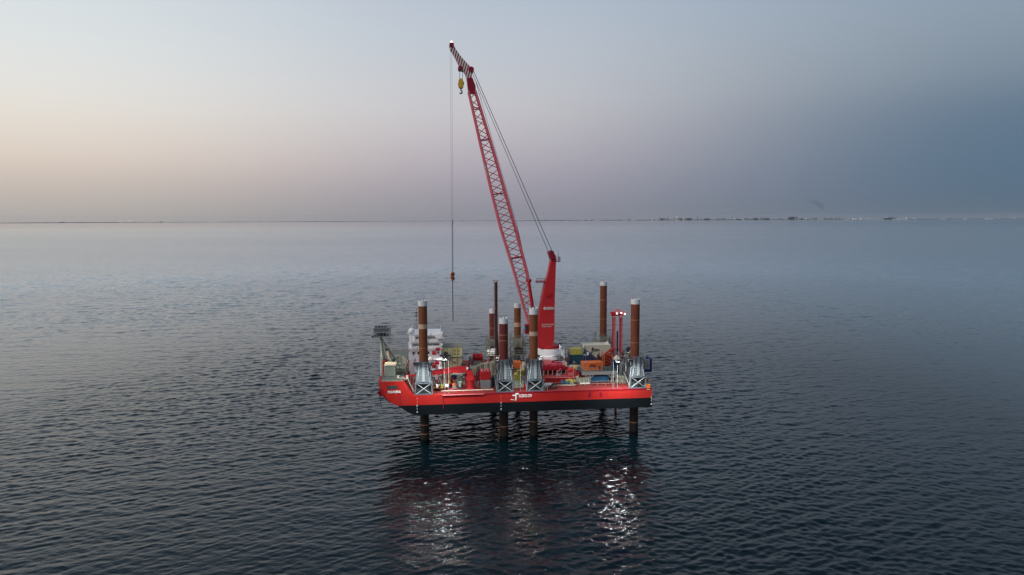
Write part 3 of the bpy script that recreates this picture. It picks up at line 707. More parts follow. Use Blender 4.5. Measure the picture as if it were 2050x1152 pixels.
# yellow panelled house
x0, x1, z0, z1 = rect(885, 697, 926, 737, 2)
yh = thing('yellow_deck_house', 'tall pale yellow panelled deck house right of the white accommodation', 'deckhouse', (x0, 2, DZ))
MB().box(x0, x1, 2, 6.2, DZ, z1).build('wall', YPALE, yh)
MB().box(x0-.15, x1+.15, 1.85, 6.4, z1, z1+.18).build('roof', BEIGE, yh)
MB().rail([(x0, 6.2, z1+.18), (x0, 2, z1+.18), (x1, 2, z1+.18), (x1, 6.2, z1+.18)], .9, .03, 1.2).build('railing', BEIGE, yh)
for k in range(5): 
    xx = x0+(x1-x0)*k/4
    MB().box(xx-.06, xx+.06, 1.93, 2, DZ, z1).build('panel_joint', BEIGE, yh)
MB().box(x0, x1, 1.5, 2, at(900, 716, y=2).z-.1, at(900, 716, y=2).z+.05).build('walkway', DGREY, yh)
for u0, v0, u1, v1 in ((908, 700, 913, 705), (915, 700, 920, 705), (908, 707, 913, 711), (915, 707, 920, 711), (889, 703, 894, 712)):
    a0, a1, c0, c1 = rect(u0, v0, u1, v1, 1.95)
    MB().box(a0, a1, 1.94, 2, c0, c1).build('vent_grille', YGR, yh)
j = thing('provision_crane', 'small beige jib crane folded in front of the yellow deck house', 'crane', (x0+1.5, .5, DZ))
c = at(893, 716, y=.5); MB().tube((c.x, .5, DZ), (c.x, .5, c.z+.6), .28, n=10).build('column', BEIGE, j, smooth=True)
MB().box(c.x-.5, c.x+.6, 0, 1.1, c.z, c.z+1.1).build('winch_head', DGREY, j)
MB().beam(at(896, 715, y=.3), at(914, 729, y=.3), .32).build('jib', LGREY, j)
MB().tube(at(906, 722, y=.3), at(913, 722, y=.3), .3, n=10).build('hydraulic_cylinder', CREAM, j, smooth=True)

# bow tripod with grey gangway cage
ap = at(763, 678, y=-6)
tr = thing('bow_tripod', 'pale green tripod of long struts at the bow tip carrying a grey lattice cage', 'frame', (ap.x, -6, 14.6))
for (u, v, y) in ((763.5, 754, -12), (770, 726, 6), (785, 733, -6), (797, 727, 1), (767, 735, -3)):
    MB().tube(ap+Vector((.1*(u > 765), 0, 0)), at(u, v, y=y), .20, .27, n=10).build('strut', PGREEN, tr, smooth=True)
MB().tube(at(763, 664, y=-6.4), at(763, 680, y=-6.4), .3, n=10).build('head_joint', LGREY, tr, smooth=True)
x0, x1, z0, z1 = rect(748, 658, 780, 675, -8)
cgm = MB()
for yy in (-8, -4.4):
    for zz_ in (z0, (z0+z1)/2, z1): cgm.beam((x0, yy, zz_), (x1, yy, zz_), .16)
    for k in range(6): xx = x0+(x1-x0)*k/5; cgm.beam((xx, yy, z0), (xx, yy, z1), .12)
for k in range(6): 
    xx = x0+(x1-x0)*k/5
    for zz_ in (z0, z1): cgm.beam((xx, -8, zz_), (xx, -4.4, zz_), .12)
cgm.build('cage_frame', LGREY, tr)
MB().box(x0+.1, x1-.3, -7.6, -4.8, z0+.1, z0+.2).build('cage_floor', DGREY, tr)
MB().box(x0+.1, x1-.8, -4.5, -4.42, z0+.2, z1-.1).build('mesh_panel', GREY, tr)
MB().box(x0+.1, x1-.1, -7.9, -7.82, z0+1.0, z1-.1).build('mesh_panel', LGREY, tr)
MB().box(x0+1.0, x1-.9, -7.75, -7.7, z0+.2, z0+1.0).build('mesh_panel', DGREY, tr)
MB().beam(at(744, 675, y=-6), at(752, 673, y=-6), .35).build('end_arm', DGREY, tr)

# pale green house on the foredeck
x0, x1, z0, z1 = rect(769, 733, 792, 756, -11)
gh = thing('foredeck_cabin', 'pale green boxy cabin on the foredeck under the bow tripod', 'cabin', (x0, -11, 14.63))
MB().box(x0, x1, -11, -7.5, 14.63, z1).build('wall', PGREEN, gh, bevel=.06)
MB().box(x0-.08, x1+.08, -11.1, -7.4, z1, z1+.1).build('roof', CREAM, gh)
for xx in (x0+.06, x1-.3): MB().box(xx, xx+.2, -11.07, -11, 14.63, z1).build('corner_post', CREAM, gh)
MB().box(x0+.7, x0+1.3, -11.06, -11, 14.8, z1-.7).build('door', PGREEN, gh)
def machine(nm, label, cat, u0, v0, u1, v1, y, dep, mat, mat2=None, k=3, z0=None, seed=0):
    """a skid of machinery: bed frame, casing, cylinders, pipe runs"""
    rnd = random.Random(seed+int(u0*7)); x0, x1, zb, zt = rect(u0, v0, u1, v1, y)
    if z0 is not None: zb = z0
    t = thing(nm, label, cat, ((x0+x1)/2, y+dep/2, zb)); W = x1-x0; H = zt-zb
    MB().box(x0, x1, y, y+dep, zb, zb+.16).build('skid', mat2 or DGREY, t)
    mb = MB(); 
    mb.box(x0+W*.08, x0+W*.62, y+.15, y+dep-.1, zb+.16, zb+H*rnd.uniform(.6, .8))
    mb.build('casing', mat, t, bevel=.06)
    MB().box(x0+W*.66, x1-W*.04, y+.25, y+dep*.8, zb+.16, zb+H*rnd.uniform(.4, .6)).build('control_box', mat2 or mat, t, bevel=.04)
    for i in range(k):
        px_ = x0+W*rnd.uniform(.15, .85); r = min(W, H)*rnd.uniform(.09, .16)
        MB().tube((px_, y+rnd.uniform(.2, dep-.3), zb+.2), (px_, y+.3, zt-rnd.uniform(0, .2)*H), r, n=10).build('cylinder', mat, t, smooth=True)
    pr = MB()
    for i in range(k+1):
        a = Vector((x0+W*rnd.random(), y-.05, zb+H*rnd.uniform(.2, .9))); b_ = a+Vector((W*rnd.uniform(-.3, .3), 0, 0)); 
        pr.tube(a, b_, .05, n=5) if (b_-a).length > .05 else None; pr.tube(b_, b_+Vector((0, 0, -(b_.z-zb)*.9)), .05, n=5)
    pr.build('pipe_run', mat2 or LGREY, t)
    return t
def winch(label, u, v, y, r, wd, mat, base, zb=DZ, nm='mooring_winch'):
    c = at(u, v, y=y); t = thing(nm, label, 'winch', (c.x, y, zb))
    MB().tube((c.x-wd/2, y, c.z), (c.x+wd/2, y, c.z), r*.7, n=16).build('drum', mat, t, smooth=True)
    for sx in (-1, 0, 1): MB().tube((c.x+sx*wd/2-.06, y, c.z), (c.x+sx*wd/2+.06, y, c.z), r, n=18).build('flange', mat, t, smooth=True)
    for sx in (-1, 1):
        MB().prism([(c.x+sx*wd*.62-.1, zb), (c.x+sx*wd*.62+.1, zb), (c.x+sx*wd*.62+.1, c.z+.3), (c.x+sx*wd*.62-.1, c.z+.3)], y-r*.8, y+r*.8).build('frame', base, t)
    MB().box(c.x-wd*.6, c.x+wd*.6, y-r, y+r, zb, max(zb+.2, c.z-r*1.05)).build('bed', base, t)
    return t
winch('black mooring winch behind the tripod struts on the foredeck', 781, 724, -3, .7, 2.0, DGREY, BEIGE, 14.63)
machine('windlass', 'greenish windlass machinery at the far side of the foredeck behind the tripod', 'windlass', 783, 714, 803, 727, 6, 3, BEIGE, PGREEN, 5, z0=14.63)
machine('chain_stopper', 'small dark chain stopper by the pale green cabin on the foredeck', 'machine', 793, 735, 806, 748, -4, 2, PGREEN, DGREY, 4, z0=14.63)
winch('rusty red mooring winch right of the pale green cabin', 807, 738, -5, .6, 1.5, RUST2, PGREEN, 11.5)
x0, x1, z0, z1 = rect(793, 724, 813, 754, -7)
fr_ = MB()
for k in range(4):
    xx = x0+(x1-x0)*k/3; fr_.beam((xx, -7, DZ), (xx, -7, z1-.5*(k % 2)), .14); fr_.beam((xx, -5, DZ), (xx, -5, z1), .12)
for zz_ in (z0+.5, z0+1.7, z1-.6): fr_.beam((x0, -7, zz_), (x1, -7, zz_), .14)
fr_.beam((x0, -7.1, z0), (x1, -7.1, z1-.8), .12)
fr_.box(x0+.1, x1-.1, -6.4, -5.1, DZ, z0+1.9)
simple('pipe_frame', 'green-grey frame of pipework between the pale green cabin and the white block', 'frame', fr_, PGREEN)
fr_ = MB().prism(pxp([(805, 724), (805, 713), (808, 713), (816, 722), (818, 728), (805, 727)], -4), -4, -3.6)
fr_.beam(at(807, 727, y=-3.8), at(807, 750, y=-3.8), .2); fr_.path([at(788, 712, y=-2), at(801, 711, y=-2), at(806, 716, y=-2)], .12, 6)
simple('boat_davit', 'cream triangular davit left of the accommodation block', 'davit', fr_, CREAM)
simple('red_bollard_post', 'red post at the foot of the bow tripod', 'post', MB().box(*[at(766, 722, y=-4).x, at(772, 722, y=-4).x], -4.5, -3.5, 14.63, at(770, 722, y=-4).z), RED3, bevel=.1)
pn = MB(); x0, x1, z0, z1 = rect(821, 724, 838, 752, -8)
pn.box(x0, x1, -8, -7.4, z0, z1)
for k in range(4): xx = x0+(x1-x0)*k/3; pn.box(xx-.08, xx+.08, -8.12, -8, DZ, z1+.25)
simple('beige_locker', 'beige framed locker left of the bow jacking tower', 'locker', pn, PINKW)
st_ = MB()
a, b_ = at(817, 760, y=-14), at(829, 783, y=-14)
for yy in (-14.4, -13.4): st_.beam((a.x, yy, a.z), (b_.x, yy, DZ), .16)
for k in range(8): q = a.lerp(b_, k/7); st_.box(q.x-.15, q.x+.15, -14.4, -13.4, q.z, q.z+.06)
simple('foredeck_stair', 'beige stair from the main deck to the foredeck', 'stair', st_, BEIGE)
pp = MB()
for k in range(9): pp.tube(at(800+k*1.5, 757+k % 3*1.2, y=-13.5), at(812+k*.8, 759+k % 3, y=-13), .12, n=6)
simple('pipe_bundle', 'bundle of pale pipes lying on the foredeck edge', 'pipes', pp, CREAM)
for k, (u, v, h) in enumerate(((797, 756, .8), (815, 757, .9))):
    c = at(u, v, y=-13.8); simple('mooring_bollard', ['cream bollard right of the pale green cabin', 'cream bollard beside the foredeck stair'][k], 'bollard', MB().lathe((c.x, c.y, max(DZ, c.z-.2)), [(.3, 0), (.25, .1), (.25, h*.6), (.34, h*.7), (.3, h*.8)], 12), CREAM, smooth=True)

# ------------------------------------------------------------------ red knuckle boom crane on the near side
kc = thing('knuckle_crane', 'red knuckle boom crane on the near side with its boom lowered towards the bow', 'crane', (at(942, 778, y=-12).x, -12, DZ))
pb = at(942, 778, y=-12)
MB().lathe((pb.x, -12, DZ), [(.95, 0), (.95, .25), (.75, .35), (.75, 1.9), (.9, 2.0), (.9, 2.3)], 20).build('pedestal', RED3, kc, smooth=True)
MB().prism(pxp([(934, 761), (949, 761), (949, 752), (944, 742), (935, 735.5), (921, 734.5), (921, 741), (932, 747), (936, 751)], -12.7), -12.7, -11.3).build('column', RED2, kc, bevel=.08)
MB().prism(pxp([(933, 735.8), (921, 733.8), (860, 745), (860, 751.5), (913, 747.5), (932, 746.5)], -12.5), -12.5, -11.5).build('main_boom', RED2, kc, bevel=.06)
MB().prism(pxp([(860, 745.5), (815, 752.6), (815, 755.4), (832, 754.4), (860, 751)], -12.35), -12.35, -11.65).build('outer_boom', RED2, kc, bevel=.05)
MB().tube(at(816, 754.5, y=-12), at(797, 756, y=-12), .14, n=8).build('boom_tip', RED3, kc, smooth=True)
MB().tube(at(931, 748.5, y=-12.9), at(905, 749.5, y=-12.9), .13, n=8).build('hydraulic_cylinder', LGREY, kc, smooth=True)
c = at(936, 738, y=-12.9); MB().ball(c, .32, 12).build('work_lamp', WHITE, kc, smooth=True)
c = at(927, 732, y=-11); MB().box(c.x-.4, c.x+.6, -11.3, -10.4, c.z-.6, c.z+.5).build('operator_seat', DGREY, kc)

# ------------------------------------------------------------------ deck cargo, bow half
def pipes(nm, label, lst, mat, n=8):
    mb = MB()
    for p, q, r in lst: mb.tube(p, q, r, n=n)
    return simple(nm, label, 'pipes', mb, mat, smooth=True)
def stand(u, v0, v1, y, r): return (at(u, v1, y=y), at(u, v0, y=y), r)
pipes('vent_pipes', 'pair of grey gooseneck vent pipes right of the bow jacking tower', [stand(866, 756, 771, -10, .16), stand(870, 756, 771, -10, .16), (at(866, 756, y=-10), at(870, 756, y=-10), .16), stand(878, 755, 770, -10, .16), stand(883, 755, 770, -10, .16), (at(878, 755, y=-10), at(883, 755, y=-10), .16)], LGREY)
pipes('yellow_posts', 'cream and yellow upright pipes under the knuckle crane boom', [stand(889, 747, 774, -9, .25), stand(893, 750, 774, -9.3, .18)], CREAM)
machine('grout_pump', 'yellow machine under the knuckle crane boom, left of a blue drum', 'machine', 896, 747, 906, 771, -9, 1.6, YEL, RED3, 2)
c = at(911, 756, y=-9); simple('blue_drum', 'blue drum lying beneath the knuckle crane boom', 'drum', MB().tube((c.x-.45, -9.6, c.z+.35), (c.x+.55, -8.8, c.z-.1), .5, n=16), NAVY, smooth=True)
machine('hydraulic_power_pack', 'cluttered grey power pack left of the knuckle crane column', 'machine', 912, 752, 932, 775, -10, 2.2, LGREY, BEIGE, 4)
pipes('stacked_pipes', 'rusty pipes stacked in front of the grey power pack', [(at(913, 771+i*1.6, y=-12.5), at(933, 770+i*1.6, y=-12.2), .13) for i in range(4)], RUST2)
c = at(894, 772, y=-12); simple('rope_reel', 'white rope reel near the deck edge under the knuckle crane boom', 'reel', MB().tube((c.x-.35, -12.4, c.z), (c.x-.25, -12.4, c.z), .62, n=18).tube((c.x-.3, -12.4, c.z), (c.x+.3, -12.4, c.z), .35, n=16).tube((c.x+.25, -12.4, c.z), (c.x+.35, -12.4, c.z), .62, n=18), WHITE, smooth=True)
machine('dark_pump', 'dark brown pump skid between the bow jacking tower and the rope reel', 'machine', 868, 766, 888, 778, -12, 1.5, DGREY, YGR, 3)
hs = MB()
for k in range(3):
    c = at(902+k*5, 777, y=-12.6); 
    for i in range(12): a = i*math.pi/6; b2 = (i+1)*math.pi/6; hs.tube((c.x+.5*math.cos(a), c.y+.4*math.sin(a), DZ+.15+.1*k), (c.x+.5*math.cos(b2), c.y+.4*math.sin(b2), DZ+.15+.1*k), .08, n=5)
simple('hose_coils', 'coils of pinkish hose lying by the deck edge under the knuckle crane', 'hose', hs, PINK)
for u0, v0, u1, v1, y, m1, m2, lb in ((917, 764, 926, 777, -13.2, PGREEN, DGREY, 'pale green pump at the near deck edge left of the knuckle crane column'),
        (872, 770, 882, 779, -13.4, CREAM, RUST2, 'small cream skid at the near deck edge right of the bow jacking tower'),
        (905, 768, 914, 778, -13.3, ORG, LGREY, 'small orange pump at the near deck edge under the knuckle crane boom'),
        (929, 740, 944, 752, 3, CREAM, BEIGE, 'cream machinery between the yellow deck house and the black A-frame'),
        (951, 762, 961, 777, -12, LGREY, RUST2, 'grey winch unit between the knuckle crane and the red generator'),
        (1058, 738, 1066, 750, -5, CREAM, ORG, 'cream and orange unit just left of the third near jacking tower'),
        (1126, 722, 1136, 734, 0, LGREY, CREAM, 'light grey unit at the foot of the dark lattice post'),
        (1205, 752, 1214, 757, -6, YGR, DGREY, 'small yellow unit on top of the blue container under the platform'),
        (1150, 731, 1160, 741, -5, YGR, CREAM, 'yellow-green unit standing before the beige covered cargo')):
    machine('deck_unit', lb, 'machine', u0, v0, u1, v1, y, 1.4, m1, m2, 3)
# red generator with louvred lower half
x0, x1, z0, z1 = rect(962, 741, 983, 778, -12.3)
gn = thing('generator_set', 'red generator cabinet with a grey louvred lower half, left of the second near tower', 'generator', (x0, -12.3, DZ))
MB().box(x0, x1, -12.3, -9, DZ+2, z1-.5).build('casing', RED3, gn, bevel=.1)
MB().box(x0+.1, x1-.1, -12.2, -9.1, DZ, DZ+1.98).build('louvre_box', LGREY, gn)
for k in range(7): MB().box(x0+.05, x1-.05, -12.32, -12.2, DZ+.15+k*.25, DZ+.27+k*.25).build('slat', LGREY, gn)
for k in range(3): MB().tube((x0+.5+k*.65, -11.5, z1-.5), (x0+.5+k*.65, -11.5, z1), .28, n=12).build('exhaust', PINK, gn, smooth=True)
pipes('dark_stanchions', 'dark maroon stanchions left of the red generator', [stand(954, 743, 777, -11.5, .14), stand(957.5, 744, 777, -11.2, .14), (at(955, 760, y=-11.3), at(960, 776, y=-11.3), .1)], DRED)
winch('large red winch drum standing above the deck left of the thin dark pile', 956, 715, 7, 1.25, 2.1, RED3, BEIGE, DZ, 'anchor_winch')
af = MB()
for yy in (3, 4.6):
    af.beam(at(937, 740, y=yy), at(941, 714, y=yy), .18); af.beam(at(950, 740, y=yy), at(941, 714, y=yy), .18); af.beam(at(939, 728, y=yy), at(946, 728, y=yy), .14)
simple('black_a_frame', 'black A-frame between the yellow house and the red winch drum', 'frame', af, DGREY)
machine('mud_tank', 'beige tank and pipework below the red winch drum', 'tank', 940, 732, 962, 750, 0, 3, BEIGE, DGREY, 4, z0=DZ)
machine('pipe_manifold', 'beige pipe manifold right of the red winch drum', 'manifold', 968, 724, 996, 748, -2, 3, BEIGE, CREAM, 5, z0=DZ)
machine('green_compressor', 'dark green compressor between the red generator and the second near tower', 'compressor', 984, 750, 994, 776, -11.5, 1.8, TEAL, LGREY, 2, z0=DZ)
pipes('edge_post', 'pale steel post standing at the deck edge left of the second near tower', [(Vector((at(996, 770, y=-15.6).x, -15.6, DZ-.6)), at(996, 748, y=-15.6), .16)], LGREY)

# thin dark pile on the far side
c = at(993, 565, y=13)
tp_ = thing('thin_pile', 'slim dark maroon pile rising behind the shortest near leg', 'pile', (c.x, 13, DZ))
MB().tube((c.x, 13, DZ), (c.x, 13, c.z), .38, n=14).build('pile_tube', PILE, tp_, smooth=True)
MB().tube((c.x, 13, c.z), (c.x, 13, c.z+.35), .45, n=14).build('pile_cap', CREAM, tp_, smooth=True)
MB().tube((c.x-.55, 12.8, DZ), (c.x-.55, 12.8, c.z+.1), .07, n=6).build('guide_pole', LROPE, tp_)
MB().box(c.x-.8, c.x+.6, 12.6, 13.4, c.z+.3, c.z+.42).build('head_plate', BEIGE, tp_)

# middle, between the second and third near towers
machine('yellow_mixer', 'yellow-green mixing tank between the two middle near towers', 'tank', 1029, 741, 1053, 772, -8, 3, YGR, LGREY, 3, z0=DZ)
container('small orange-red container above the yellow-green tank between the middle towers', 1029, 726, 1046, 738, -1, 2.4, ORG, z0=None, ribs=5, doors=False, nm='orange_basket')
machine('white_valve_set', 'white valves and pipes right of the small orange container between the towers', 'machine', 1045, 724, 1054, 742, -3, 1.5, CREAM, LGREY, 3)
machine('grey_pallet', 'pale cluttered pallet at the deck edge between the two middle near towers', 'pallet', 1028, 764, 1050, 776, -12, 1.6, PGREEN, CREAM, 3)
machine('dark_engine_room', 'dark machinery housing behind the orange container, under the far tower', 'machine', 1019, 712, 1056, 742, 5, 5, DGREY, BEIGE, 6, z0=DZ)
machine('beige_deck_store', 'beige storage skid behind the second near tower', 'machine', 998, 728, 1020, 752, 1, 4, BEIGE, DGREY, 4, z0=DZ)

# ------------------------------------------------------------------ crane side, deck cargo right half
x0, x1, z0, z1 = rect(1085, 733, 1136, 749, -1)
wh = thing('dark_red_winch_house', 'long dark red winch house in front of the crane pedestal', 'deckhouse', (x0, -1, DZ))
MB().prism([(x0, DZ+1.2), (x1, DZ+1.2), (x1, z1-.6), (x1-.8, z1), (x0+.3, z1), (x0, z1-.4)], -1, 3.5).build('casing', DRED, wh, bevel=.05)
for k in range(6):
    xx = x0+.4+k*(x1-x0-.8)/5; MB().beam((xx, -1, DZ), (xx, -1, DZ+1.2), .18).build('leg', BEIGE, wh)
for k in range(5): xx = x0+.8+k*1.1; MB().box(xx, xx+.5, -1.06, -1, z0+1.4, z0+1.9).build('vent_grille', RED3, wh)
MB().rail([(x0, -1, z1), (x1-.8, -1, z1)], .9, .035, 1.0).build('railing', PINK, wh)
MB().beam(at(1114, 748, y=-1.4), at(1123, 738, y=-1.4), .1).build('ladder', PINK, wh)
sr = MB()
for k in range(6): q = at(1085+k*1.5, 722+k*2.4, y=1); sr.box(q.x, q.x+2.0, .8, 1.6, q.z, q.z+.14)
simple('red_steps', 'red and white steps up to the crane pedestal', 'stair', sr, PINK)
# workboat-like red cradle
x0, x1, z0, z1 = rect(1091, 757, 1152, 768, -9)
wb_ = thing('red_workboat', 'red flat workboat stowed on deck right of the middle towers', 'boat', (x0, -9, z0))
MB().prism([(x0, z1), (x0+.35, z0+.35), (x0+1.6, z0), (x1-1, z0), (x1, z1-.1)], -9, -6.6, [(x0+.4, z1), (x0+.8, z0+.35), (x0+1.8, z0), (x1-1, z0), (x1, z1-.1)]).build('boat_hull', RED3, wb_)
MB().tube((x0+.1, -9.03, z1), (x1-.05, -9.03, z1-.08), .1, n=6).build('gunwale', PINK, wb_)
MB().rail([(x0+1.2, -8.8, z1-.05), (x1-.4, -8.8, z1-.05)], .9, .035, 1).build('railing', PINK, wb_)
for k in range(4): xx = x0+1.4+k*1.5; MB().box(xx, xx+.2, -8.8, -6.8, DZ, z0+.02).build('cradle', DGREY, wb_)
machine('grey_engine', 'grey engine unit standing above the red workboat', 'engine', 1113, 748, 1134, 758, -7, 1.6, LGREY, DRED, 4)
x0, x1, z0, z1 = rect(1138, 739, 1165, 758, -6)
rm = thing('red_umbilical_winch', 'bright red hooded winch with sloping cover right of the dark red winch house', 'winch', (x0, -6, DZ))
MB().prism([(x0, z0), (x1, z0), (x1, z0+.6), (x1-.5, z0+1.2), (x0+1.5, z1), (x0+.3, z1-.3), (x0, z1-1)], -6, -3.4).build('hood', RED3, rm, bevel=.08)
MB().tube((x0+.6, -6.2, z0+.8), (x0+.6, -5.95, z0+.8), .75, n=20).build('drum_flange', PINK, rm, smooth=True)
for xx in (x0+.2, (x0+x1)/2, x1-.2): MB().beam((xx, -5.8, DZ), (xx, -5.8, z0), .16).build('leg', BEIGE, rm)
for k in range(3): xx = x0+1+k*.7; MB().box(xx, xx+.12, -6.08, -6, z0+.1, z1-.4).build('cover_rib', PINK, rm)
c = at(1098, 772, y=-12.5); tk = MB().lathe((c.x, -12.5, DZ), [(.01, 0), (.01, .01)], 6)
simple('white_tank', 'white horizontal tank on deck right of the third near tower', 'tank', MB().tube((c.x-1.0, -12.5, DZ+.55), (c.x+1.0, -12.5, DZ+.55), .42, n=16).box(c.x-.7, c.x-.5, -12.8, -12.2, DZ, DZ+.3).box(c.x+.5, c.x+.7, -12.8, -12.2, DZ, DZ+.3), WHITE, smooth=True)
hp_ = MB()
for k in range(2):
    c = at(1088+k*5, 786, y=-15.7)
    for i in range(8): a = math.pi*i/8; b2 = math.pi*(i+1)/8; hp_.tube((c.x+.35*math.cos(a), -15.7, DZ+.5+.6*math.sin(a)), (c.x+.35*math.cos(b2), -15.7, DZ+.5+.6*math.sin(b2)), .07, n=6)
    for s in (-1, 1): hp_.tube((c.x+s*.35, -15.7, DZ), (c.x+s*.35, -15.7, DZ+.5), .07, n=6)
simple('hoop_rails', 'two pale hooped rails at the deck edge beside the third near tower', 'railing', hp_, BEIGE)
tg = MB(); rnd = random.Random(5)
c = at(1110, 778, y=-13.5)
for k in range(16):
    a = Vector((c.x+rnd.uniform(-.7, .7), -13.8+rnd.uniform(-.6, .6), DZ+rnd.uniform(.1, 1.2))); b_ = a+Vector((rnd.uniform(-.7, .7), rnd.uniform(-.4, .4), rnd.uniform(-.6, .4))); b_.z = max(b_.z, DZ+.1); tg.tube(a, b_, .09, n=6)
simple('tangled_hoses', 'dark tangle of hoses at the deck edge right of the white tank', 'hose', tg, DGREY)
# curved stacked grey shells
cs = MB()
for k in range(4):
    for s in range(8):
        t0, t1 = s/8, (s+1)/8
        f = lambda t: at(1103+28*t, 727-k*3.6-(3.0*math.sin(t*2.6)), y=3.5-.2*k)
        a, b_ = f(t0), f(t1); cs.add([(a.x, a.y, a.z), (b_.x, b_.y, b_.z), (b_.x, b_.y+2, b_.z), (a.x, a.y+2, a.z), (a.x, a.y, a.z+.16), (b_.x, b_.y, b_.z+.16), (b_.x, b_.y+2, b_.z+.16), (a.x, a.y+2, a.z+.16)], [(0,3,2,1),(4,5,6,7),(0,1,5,4),(1,2,6,5),(2,3,7,6),(3,0,4,7)])
a = at(1105, 727, y=3.6); b_ = at(1129, 727, y=3.6); cs.box(a.x, b_.x, 3.4, 5.2, DZ, a.z)
simple('curved_plates', 'stack of curved light grey plates right of the crane pedestal', 'plates', cs, LGREY, smooth=False)
pipes('white_spar', 'short white spar leaning on the stack of curved plates', [(at(1124, 709, y=3), at(1131, 717, y=3), .2)], WHITE)
lm = MB()
for uu in (1132, 1139):
    for yy in (1.5, 3): lm.beam(Vector((at(uu, 720, y=yy).x, yy, DZ)), at(uu, 700, y=yy), .16)
for k in range(7):
    for yy in (1.5, 3): lm.beam(at(1132, 702+k*4.4, y=yy), at(1139, 706+k*4.4, y=yy), .09)
simple('dark_lattice_post', 'dark lattice post left of the teal container', 'post', lm, DGREY)
# containers
container('teal container carrying the yellow-green open basket', 1141, 711, 1167, 726, 4, 2.6, TEAL, z0=DZ, ribs=9)
container('yellow-green open basket on top of the teal container', 1142, 699.5, 1165, 711, 4.1, 2.4, YGR, ribs=3)
cc = container('big cream container with black writing, tallest in the stack behind the navy ramp', 1168, 692, 1222, 724, 6, 4, CREAM, z0=DZ, ribs=22)
p = at(1182, 704, y=5.9); text('ƒ', 1.5, (p.x, 5.9, p.z-.15), BLACK, cc, bold=.03); text('UGRO', .8, (p.x+.65, 5.9, p.z+.1), BLACK, cc, width=1.7, bold=.02)
cp = MB().tube(at(1168.5, 692, y=5.8), Vector((at(1168.5, 692, y=5.8).x, 5.8, DZ)), .16, n=8)
simple('white_corner_pole', 'white pole at the left corner of the big cream container', 'pole', cp, WHITE, smooth=True)
# navy sloping ramp with slats
A, B_, C_ = at(1169.5, 699, y=1), at(1169.5, 726, y=1), at(1206, 726, y=1)
rp = thing('navy_ramp', 'navy blue slatted ramp sloping down to the right in front of the cream container', 'ramp', (B_.x, 1, DZ))
for k in range(11):
    t = k/11; x = A.x+(C_.x-A.x)*t; zt = A.z+(C_.z-A.z)*t
    MB().box(x, x+.26, 1, 1.5, DZ, zt).build('slat', NAVY, rp)
MB().prism([(A.x, A.z), (C_.x, C_.z), (C_.x, C_.z-.3), (A.x, A.z-.3)], .9, 3.2).build('ramp_top', GREY, rp)
MB().box(A.x, C_.x, 1.55, 1.7, DZ, DZ+2.1).build('side_panel', NAVY, rp)
pipes('white_bottle', 'white gas bottle leaning before the navy ramp', [(at(1177, 711, y=.6), at(1177, 706, y=.6), .25)], WHITE)
for k, (u0, v0, u1, v1, mt, lb) in enumerate(((1190, 712, 1196, 724, CREAM, 'cream machine piece on the lower end of the navy ramp'), (1196, 706, 1203, 722, RUST2, 'rust brown machine piece between the navy ramp and the red lattice tower'), (1204, 712, 1210, 724, DGREY, 'dark machine piece left of the red lattice tower'))):
    machine('machine_piece', lb, 'machine', u0, v0, u1, v1, 2, 1.2, mt, mt, 2)
# steel platform with the orange container on it
x0, x1, z0, z1 = rect(1165, 745, 1236, 751, -10)
pf = thing('steel_platform', 'long grey steel platform on legs near the stern, carrying the orange container', 'platform', (x0, -10, DZ))
MB().box(x0, x1, -10, -9.7, z1-.75, z1).build('edge_beam', LGREY, pf)
MB().box(x0, x1, -9.7, -4.2, z1-.3, z1-.1).build('grating', TEAL, pf)
for u in (1181, 1224, 1233):
    xx = at(u, 760, y=-9.85).x
    MB().box(xx-.13, xx+.13, -9.98, -9.72, DZ, z1-.75).build('leg', LGREY, pf)
    MB().box(xx-.13, xx+.13, -4.6, -4.3, DZ, z1-.3).build('leg', LGREY, pf)
    for s in (-1, 1): MB().beam((xx, -9.85, z1-1.7), (xx+s*.95, -9.85, z1-.76), .13).build('brace', LGREY, pf)
MB().rail([(x0, -9.9, z1), (x1, -9.9, z1)], .95, .03, .9).build('railing', BEIGE, pf)
oc = container('orange container with dark window standing on the grey steel platform', 1167, 727, 1207, 742, -8.2, 2.6, ORG, z0=z1-.1, ribs=14)
a0, a1, c0, c1 = rect(1180, 730, 1192, 736, -8.25); MB().box(a0, a1, -8.3, -8.13, c0, c1).build('window', RUST2, oc)
c = at(1200, 736, y=-8.3); MB().tube((c.x, -8.36, c.z), (c.x, -8.1, c.z), .3, n=14).build('porthole', GLASS, oc, smooth=True)
machine('beige_cargo', 'beige covered cargo left of the orange container', 'cargo', 1141, 727, 1167, 742, -4, 3, BEIGE, BEIGE, 2, z0=DZ)
machine('teal_cargo', 'low dark teal cargo lying right of the orange container on the platform', 'cargo', 1207, 737, 1232, 745, -8, 2, TEAL, DGREY, 3, z0=z1-.1)
container('blue container under the steel platform', 1184, 754, 1219, 774, -9.2, 2.4, BLUE, z0=DZ, ribs=14)
br = thing('gas_bottle_rack', 'rack of white gas bottles left of the blue container', 'bottle rack', (at(1160, 770, y=-10.5).x, -10.5, DZ))
for k in range(6):
    xx = at(1161.5+k*3.3, 770, y=-10.5).x
    MB().lathe((xx, -10.5, DZ), [(.15, .1), (.15, 1.25), (.06, 1.5), (.06, 1.6)], 10).build('gas_bottle', PGREEN, br, smooth=True)
    MB().tube((xx, -11.3, DZ+.3), (xx, -10.9, DZ+.3), .18, n=10).build('gas_bottle', WHITE, br, smooth=True)
x0 = at(1159, 770, y=-10.7).x; x1 = at(1181, 770, y=-10.7).x
MB().rail([(x0, -10.8, DZ), (x1, -10.8, DZ)], 1.3, .04, .6).build('rack_frame', LGREY, br)
